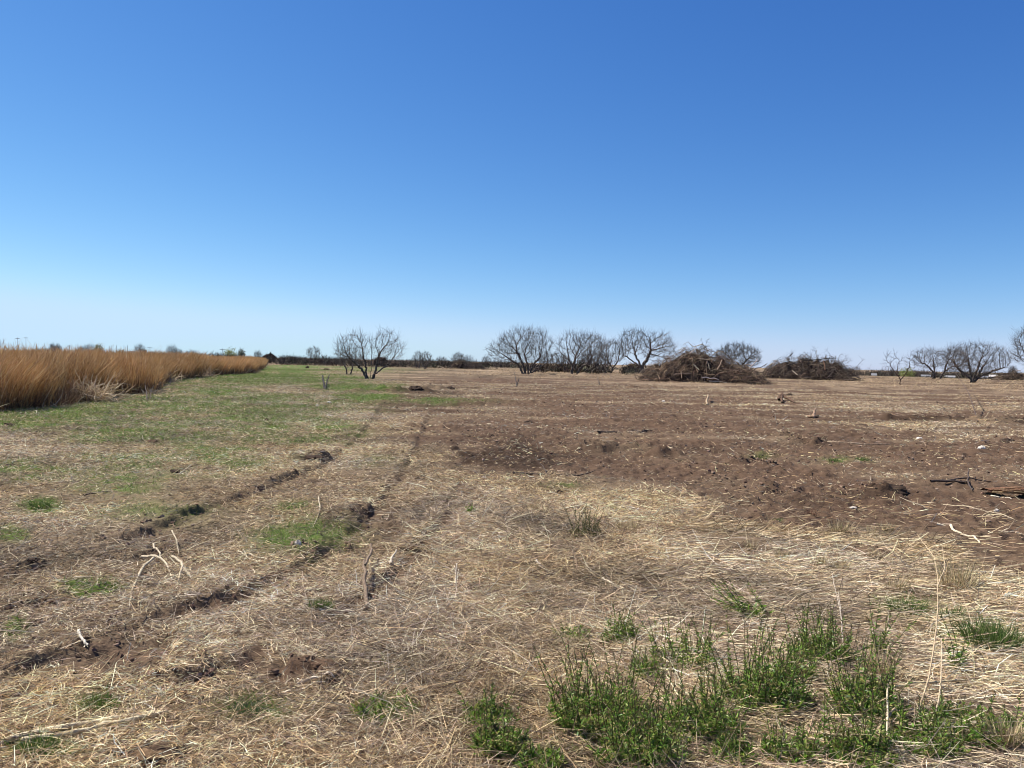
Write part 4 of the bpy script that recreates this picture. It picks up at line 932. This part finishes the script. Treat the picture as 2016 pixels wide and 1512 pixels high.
for px, py, w, h, n, lb in [(1654, 1047, 46, 26, 170, 'dense tan grass tuft on the dirt edge, largest of a loose row'), (1716, 1052, 24, 22, 80, 'narrow upright pale tuft second in the loose row'), (1744, 1040, 30, 18, 90, 'low pale tuft at the right end of the loose row'),
        (1538, 1105, 36, 22, 120, 'yellow tan tuft standing left below the loose row'), (1618, 1118, 44, 26, 150, 'tan tuft with green foot below the loose row'), (1655, 1130, 34, 28, 120, 'upright tan tuft right of the green footed one'), (1722, 1100, 34, 22, 110, 'thin tan tuft in the trampled soil right of the rows'),
        (1885, 1165, 80, 56, 260, 'large pale spiky grass tuft at right, the tallest dry one'), (1478, 1085, 26, 24, 90, 'small pale tuft at the dirt border right of the spiky weed'), (1765, 1170, 50, 34, 110, 'leaning dark based dry tuft left of the tallest dry one'), (1050, 1005, 40, 16, 110, 'low blond tuft left of the spiky weed'), (1235, 1045, 80, 24, 220, 'spread blond tuft right of the spiky weed'),
        (1600, 1012, 24, 14, 70, 'small reddish dry tuft on the bare dirt'), (1730, 1345, 60, 60, 200, 'bleached whitish dry tuft among the weeds'), (1985, 1480, 60, 50, 260, 'grey brown hairy dry tuft at the right bottom corner')]:
    tuft(lb, px, py, w, h, n, DC if 'reddish' not in lb else [(.3, .17, .1), (.22, .12, .08)], 300 + px, 'dry_grass_tuft', DGp)

# ------------------------------------------------------------------ sticks, stumps, log, clods and stones lying on the field
def stick(label, pts, r0, col, name='stick', branches=(), r1=.5, cat='stick', group='sticks and branches lying on the field', lift=None, K=10):
    """pts = (px, py[, height above ground]); branches = more such paths, same thing"""
    P0 = ground(np.float64(pts[0][0]), np.float64(pts[0][1]))
    o = None; parts = []
    for j, pp in enumerate([pts] + list(branches)):
        a = np.array([(q[0], q[1], q[2] if len(q) > 2 else r0 * .8) for q in pp], float)
        G = ground(a[:, 0], a[:, 1]); G[:, 2] += a[:, 2]
        s = np.linspace(0, len(a) - 1, K); k = np.minimum(s.astype(int), len(a) - 2); t = (s - k)[:, None]
        Q = G[k] * (1 - t) + G[k + 1] * t + rng.normal(size=(K, 3)) * r0 * .3
        Q[:, 2] = np.maximum(Q[:, 2], height(Q[:, 0], Q[:, 1]) + r0 * .4)
        rr = (r0 if j == 0 else r0 * .7) * np.linspace(1, r1, K) * (1 + rng.normal(size=K) * .07); rr[-1] *= .5
        v, f, i = tubes((Q - P0)[None], rr[None], 6); parts.append((v, f, np.tile(np.clip(np.array(col) * rng.uniform(.9, 1.1), 0, .8), (len(v), 1))))
    v, f, c = join(*parts)
    o = mesh_np(name, v, f, M_WOOD, c, None, True); o.location = P0
    return tag(o, label, cat, group)
PS = (.47, .39, .27); BR = (.26, .18, .11); DK = (.075, .055, .045)
stick('long split pale stalk lying across the left bottom corner', [(-20, 1470), (60, 1455), (130, 1440), (200, 1424), (260, 1416), (340, 1408)], .015, (.52, .44, .29), branches=[[(40, 1466, .02), (150, 1449, .02), (230, 1434, .02), (330, 1414, .02)]], r1=.9)
stick('pale forked stick crossing the rut, thickest limb of the bleached heap', [(280, 1109, .03), (305, 1116, .05), (322, 1124, .04), (335, 1140)], .012, PS, branches=[[(300, 1098, .08), (312, 1112, .06), (322, 1124, .04)], [(335, 1140), (338, 1158)]])
stick('pale bent stick left of the bleached heap with its end in the straw', [(302, 1121, .05), (282, 1134, .03), (268, 1160), (258, 1182), (260, 1200)], .012, PS)
stick('pale forked stick with one leg towards the viewer, right of the bleached heap', [(340, 1115, .06), (355, 1126, .05), (358, 1140, .04), (376, 1155), (402, 1175)], .012, PS, branches=[[(358, 1140, .04), (350, 1165), (347, 1184)]])
stick('thin pale upright stick standing out of the bleached heap', [(338, 1070, .10), (347, 1088, .06), (353, 1106, .03)], .007, PS)
stick('long thin pale stick running right from the bleached heap', [(362, 1107), (400, 1112), (450, 1116), (480, 1113)], .006, PS)
stick('bundle of whitish splinters at the right end of the thin pale stick', [(470, 1096), (490, 1107), (515, 1116)], .009, (.66, .58, .42), branches=[[(480, 1092), (485, 1104), (478, 1116)], [(490, 1100), (505, 1106), (530, 1112)]])
stick('thin pale stalk lying along the straw below the forked stick', [(250, 1195), (300, 1186), (350, 1182), (405, 1178)], .005, PS)
stick('short white stub standing at the rut bank, left foreground', [(152, 1268, .03), (171, 1291, .02)], .010, (.62, .56, .45))
stick('pair of straight stalks pointing up right at the left edge', [(42, 1252), (90, 1233), (118, 1202, .02)], .007, BR, branches=[[(60, 1240), (108, 1206)]])
stick('bent pale twig standing in the straw between green patches', [(627, 1000, .07), (630, 1020, .03), (616, 1043)], .007, PS)
stick('stubby cut stump of a sapling standing in the centre foreground', [(722, 1200, -.01), (719, 1168, .07), (716, 1140, .13)], .015, (.20, .145, .10), 'cut_stump', [[(718, 1150, .11), (732, 1118, .13), (728, 1108, .15)]], r1=.8, cat='stump', group='cut stumps left standing')
stick('long brown cane lying towards the upper right at centre', [(880, 1165), (950, 1140), (1010, 1124), (1075, 1112)], .007, (.30, .17, .085))
stick('reddish brown straight stick in the left of centre soil', [(515, 1150), (545, 1140), (578, 1130)], .009, (.28, .18, .11))
stick('horizontal stick below the cleated track print', [(700, 1122), (745, 1126), (790, 1133)], .007, (.40, .28, .17))
stick('thick pale curved stub below the cleated track print', [(768, 1126, .02), (772, 1112, .06), (782, 1104, .08)], .013, (.5, .42, .32))
stick('thick whitish split stick in the dry straw right of centre', [(1186, 1146), (1205, 1155), (1238, 1168)], .012, (.68, .58, .42))
stick('grey white stick in the tangled straw at centre', [(1056, 1108, .03), (1075, 1122), (1092, 1135)], .010, (.52, .47, .42))
stick('pale upright splinter standing in the tangled straw at centre', [(899, 1128, .07), (896, 1150, .03), (892, 1168)], .005, (.5, .43, .33), branches=[[(894, 1132, .07), (899, 1146, .04)], [(903, 1136, .06), (897, 1150, .03)]])
stick('curved pale branch lying on the bare reddish dirt at right', [(1843, 1032), (1868, 1034), (1876, 1042), (1892, 1050), (1908, 1053), (1918, 1062), (1932, 1071)], .016, (.62, .52, .37), K=16)
stick('dark thin branch lying on the edge of the bare dark patch', [(1010, 938), (1060, 940), (1120, 940), (1150, 938), (1172, 935, .04)], .014, DK, branches=[[(1078, 940), (1070, 932, .08), (1060, 926, .12)]])
stick('white tipped thin stick along the dirt edge right of the spiky weed', [(1335, 1052), (1358, 1059), (1395, 1061), (1440, 1068)], .009, (.5, .4, .28))
stick('long pale stick in the dirt above the dark soil berm', [(1570, 858), (1620, 870), (1700, 876), (1760, 876)], .016, (.40, .30, .2))
stick('dark knobbly branch lying beyond the middle soil berm', [(1178, 854), (1225, 852), (1260, 855), (1285, 851)], .025, DK)
stick('pale straight stalk lying on the berm right of the dark patch', [(1300, 878), (1325, 886), (1350, 896)], .012, (.55, .44, .3))
stick('dark forked branch on the ground left of the rotten log', [(1830, 952), (1880, 953), (1905, 955), (1915, 970)], .020, DK, branches=[[(1905, 955), (1906, 940, .16)], [(1850, 952), (1905, 948, .05), (1960, 950)]])
stick('straight pale stick lying in front of the rotten log', [(1950, 976), (1975, 979), (1992, 982)], .012, (.6, .52, .4))
stick('thin leaning dead stalk in the far right field', [(1925, 832), (1905, 806, .8), (1880, 776, 1.5)], .022, (.10, .07, .055))
stick('thin pale stalks fanning over the dirt below the rotten log', [(1940, 1010), (1975, 1016), (1995, 1022)], .008, (.5, .4, .28), branches=[[(1895, 998), (1945, 1011)]])
stick('dark thick stick lying in green grass at left', [(166, 978), (190, 974), (215, 971)], .012, DK)
stick('thin stick lying on the grass near a clod at left', [(352, 938, .01), (376, 922, .04)], .009, (.5, .42, .3))
stick('straight thin stick lying in grass left of the rut', [(370, 987), (416, 987)], .008, (.4, .3, .2))
stick('whitish forked driftwood in front of the soil heap, low left of centre', [(588, 1346), (610, 1341), (635, 1341), (660, 1345)], .009, (.66, .58, .46), branches=[[(585, 1340), (597, 1343)], [(560, 1360), (590, 1354), (640, 1352)]])
stick('curved straw coloured stalk left of the soil heap', [(503, 1268), (530, 1266), (550, 1284), (563, 1318)], .006, PS)
stick('dark fat stick in the straw, low centre', [(672, 1250), (695, 1236), (718, 1222, .02)], .010, (.16, .11, .08))
stick('long bent stalk along the bottom edge at centre', [(780, 1508), (860, 1492), (930, 1482), (990, 1478)], .009, (.36, .25, .15))
stick('wavy thin stick along the bottom left of centre', [(515, 1466), (600, 1472), (650, 1462), (720, 1470)], .005, (.34, .26, .17))
stick('smooth tan cane lying across the straw low centre', [(660, 1482), (740, 1488), (860, 1488)], .007, (.42, .31, .19))
stick('long pale stalk sloping down through the weeds', [(1593, 1374), (1620, 1410), (1640, 1440), (1668, 1480)], .007, (.52, .42, .26))
stick('straight pale cane crossing the weeds at right', [(1730, 1396, .06), (1800, 1388, .08), (1910, 1372, .05)], .007, (.5, .4, .24))
stick('tall leaning bare stalk rising from the weeds at right', [(1800, 1440), (1830, 1380, .12), (1842, 1310, .24), (1842, 1250, .34), (1835, 1215, .40)], .0045, (.46, .35, .22), branches=[[(1842, 1262, .32), (1856, 1236, .38), (1850, 1200, .43)], [(1838, 1225, .39), (1800, 1180, .45)]])
stick('second bare stalk curving up beside the tall leaning one', [(1826, 1460), (1845, 1420, .06), (1852, 1385, .12), (1851, 1340, .2)], .005, (.46, .36, .24))
stick('pale thick stick end standing at the bottom among crossed stalks', [(1738, 1510), (1745, 1455, .06), (1747, 1400, .12)], .007, (.52, .44, .3))
stick('thick slanting stick among crossed stalks at the bottom', [(1720, 1462), (1745, 1444, .05), (1772, 1422, .08)], .008, (.42, .32, .2))
stick('white dead twig standing behind the compact weed clump', [(1660, 1285, .0), (1655, 1250, .10), (1648, 1225,   .17)], .004, (.44, .37, .29), branches=[[(1655, 1250, .1), (1640, 1215, .19), (1635, 1195, .22)]])
stick('long straight stalk low in the straw left of the tall stalk tuft', [(860, 1330), (900, 1362), (935, 1378)], .006, PS)
stick('pale stick lying level left of the largest weed clump', [(1000, 1390), (1050, 1395), (1100, 1396)], .006, (.55, .45, .3))
stick('slanting stick at the foot of the bushy bright tuft', [(1022, 1462), (1060, 1480), (1105, 1508)], .009, (.42, .32, .2))
stick('v shaped black stump standing in the green grass', [(640, 768, -.03), (637, 762, .25), (634, 756, .55)], .055, (.03, .025, .022), 'cut_stump', [[(641, 768, 0), (644, 761, .25), (648, 756, .58)]], r1=.8, cat='stump', group='cut stumps left standing')
stick('short pale cut stump standing alone in the mid dirt', [(1392, 799, -.02), (1391, 796, .14), (1394, 792, .27)], .045, (.30, .22, .14), 'cut_stump', r1=1.1, cat='stump', group='cut stumps left standing')
stick('thin dark snapped stem standing in the dirt left of centre row', [(1017, 763, 0), (1014, 752, .4), (1011, 744, .8)], .03, (.05, .04, .035), 'cut_stump', cat='stump', group='cut stumps left standing')
stick('small leaning dark stem in front of the tree row', [(1180, 758, 0), (1176, 750, .35)], .03, (.06, .045, .04), 'cut_stump', cat='stump', group='cut stumps left standing')
stick('dark root stump with a pale broken face lying in the right field', [(1533, 789, .0), (1538, 786, .25), (1552, 790, .18), (1566, 795, .0)], .10, (.11, .065, .04), 'cut_stump', [[(1540, 794, .02), (1540, 786, .38)]], cat='stump', group='cut stumps left standing')
stick('pale splintered root sticking up in the right field', [(1600, 824, .02), (1602, 820, .10), (1605, 815, .22)], .06, (.26, .17, .11), 'cut_stump', [[(1592, 822, .02), (1603, 824, .05)]], cat='stump', group='cut stumps left standing')
stick('pair of dark twiggy stems at the edge of the reeds', [(290, 791, 0), (288, 783, .2), (285, 776, .42)], .022, (.06, .045, .04), 'cut_stump', [[(296, 788, 0), (298, 780, .22), (303, 775, .38)]], cat='stump', group='cut stumps left standing')
stick('thin dark stem by the pale bent reed tangle', [(335, 758, 0), (335, 745, .55)], .025, (.07, .05, .045), 'cut_stump', cat='stump', group='cut stumps left standing')

def rotten_log():
    p = ground(np.float64(1990), np.float64(976)); o = empty('rotten_log', p, 'reddish rotten log with a black hollow underside at the right edge', 'log')
    L, K, S = 1.7, 26, 14; t = np.linspace(-.62, 1, K)
    a = np.linspace(-.25, math.pi + .1, S)                    # open half shell, raised on the near side
    T, A = np.meshgrid(t, a, indexing='ij')
    r = .075 * (1 + .35 * fbm(T * 4, A * 2, 5, 3)) * (1 - .45 * np.clip(-T / .62, 0, 1))
    def shell(rr): return np.stack([T * L * .42 + .12 + .05 * fbm(T * 5, A * 3, 8, 2), -np.cos(A) * rr * 1.5 - T * .08, .075 + np.sin(A) * rr * .8], -1).reshape(-1, 3)
    out, inn = shell(r), shell(r * .72)
    i, j = np.meshgrid(np.arange(K - 1), np.arange(S - 1), indexing='ij'); f = np.stack([i * S + j, (i + 1) * S + j, (i + 1) * S + j + 1, i * S + j + 1], -1).reshape(-1, 4)
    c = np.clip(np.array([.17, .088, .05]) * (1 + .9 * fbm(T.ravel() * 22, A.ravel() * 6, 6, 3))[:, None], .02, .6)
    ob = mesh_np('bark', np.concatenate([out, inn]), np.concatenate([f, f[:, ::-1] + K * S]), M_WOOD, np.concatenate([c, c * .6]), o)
    n = 26; x = rng.uniform(-.35, .75, n); S0 = np.stack([x, rng.uniform(-.12, -.03, n), rng.uniform(.07, .13, n)], -1)
    Q = wander(S0, np.array([[1., -.1, .05]]) + rng.normal(size=(n, 3)) * .12, rng.uniform(.15, .5, n), 4, .06)
    v, f, i = tubes(Q, rng.uniform(.006, .014, n)[:, None] * np.array([1, 1, .9, .4]), 4)
    mesh_np('splinters', v, f, M_WOOD, pick([(.40, .27, .15), (.28, .16, .09), (.2, .11, .06)], n)[i], o)
rotten_log()
def clod(label, px, py, wpx, hpx, col, seed, name='soil_clod', cat='clod', group='dark clods and dung lying on the field', mat=None, rough=.35):
    p = ground(np.float64(px), np.float64(py)); d = math.hypot(p[0], p[1]); m = d / FPX
    r = np.random.default_rng(seed); q = LV2.copy(); o3 = r.uniform(0, 50, 3)
    k = .85 + rough * 1.9 * fbm(q[:, 0] * 2.3 + o3[0] + q[:, 2], q[:, 1] * 2.3 - q[:, 2] * 2 + o3[1], seed, 5)
    v = q * k[:, None] * np.array([wpx * m / 2, wpx * m / 2 * .8, hpx * m * .62]); v[:, 2] += hpx * m * .1
    c = np.clip(np.array(col) * (1 + .8 * fbm(q[:, 0] * 5, q[:, 1] * 5 + q[:, 2] * 4, seed + 3, 2))[:, None], .01, .8)
    o = mesh_np(name, v, LF2, mat or M_SOIL, c, None, False); o.location = p; return tag(o, label, cat, group)
for k, (px, py, w, h, lb) in enumerate([(18, 838, 18, 8, 'dark rounded clod on the grass at the left edge'), (300, 874, 26, 9, 'brown lump on the grass left of centre'), (345, 934, 20, 8, 'black clod beside a thin stick in the grass'), (525, 828, 10, 6, 'small black lump on the green strip'), (605, 726, 8, 5, 'small black mound on bright grass past the reeds'),
        (642, 729, 14, 5, 'dark low mound near the small crooked tree'), (1102, 972, 12, 9, 'single black clod below the dark dirt patch'), (1041, 832, 18, 8, 'dark clod on the upper dirt, left'), (1757, 971, 48, 16, 'black hollowed clod at the end of the right soil berm'), (1725, 963, 34, 16, 'brown clod on the right soil berm'), (1980, 965, 30, 10, 'dark clod by the far end of the rotten log'),
        (1606, 823, 10, 6, 'tiny dark clod in the right field'), (1985, 868, 26, 9, 'dark clod at the right edge of the dirt'), (63, 1125, 22, 6, 'dark broken clod in the leftmost rut'), (438, 1050, 14, 6, 'clod in the soil below the grass'), (618, 910, 44, 8, 'dark hairy mound of turf on the straw left of centre'), (806, 1092, 22, 7, 'shaggy clod on the edge of the cleated track print'), (690, 1020, 16, 6, 'dark clod on the left edge of the track print'),
        (600, 1316, 38, 15, 'brown crumbly clod, left part of the soil heap low left of centre'), (636, 1322, 46, 13, 'brown crumbly clod, right part of the soil heap low left of centre'), (300, 1500, 54, 4, 'ochre cracked clod at the bottom edge'), (20, 918, 22, 7, 'dark clod in the grass at the left edge'), (85, 960, 16, 6, 'small dark clod in the grass, left'), (1555, 780, 14, 5, 'low dark clod beside the dark root stump'), (885, 769, 22, 9, 'dark clod at the end of the long low berm'), (820, 771, 30, 10, 'dark heap of earth on the long low berm')]):
    clod(lb, px, py, w, h, (.14, .09, .052) if 'ochre' in lb else (.055, .038, .028) if ('dark' in lb or 'black' in lb) else (.10, .062, .04), 400 + k)
for k, (px, py, w, h, lb) in enumerate([(586, 1093, 15, 11, 'pale grey stone on the edge of the green patch'), (952, 942, 12, 5, 'white flat stone left below the dark patch'), (1810, 862, 12, 6, 'whitish stone on the far dirt at right'), (1728, 1123, 16, 8, 'beige stone among dry tufts'), (1680, 1000, 14, 4, 'small pale stone on the smooth dirt'), (1306, 792, 10, 5, 'white stone in the mid dirt'), (1932, 886, 14, 8, 'tan stone on the upper right dirt'), (1942, 1037, 8, 4, 'small white stone near the curved pale branch'), (648, 795, 10, 5, 'pale stone on the straw below the black stump'), (625, 801, 9, 4, 'pale stone left of another below the black stump'), (648, 822, 12, 6, 'greyish stone on the straw track'), (1962, 1010, 10, 6, 'pale stone below the rotten log')]):
    clod(lb, px, py, w, h, (.52, .46, .39), 500 + k, 'field_stone', 'stone', 'pale stones on the field', M_STONE, .2)
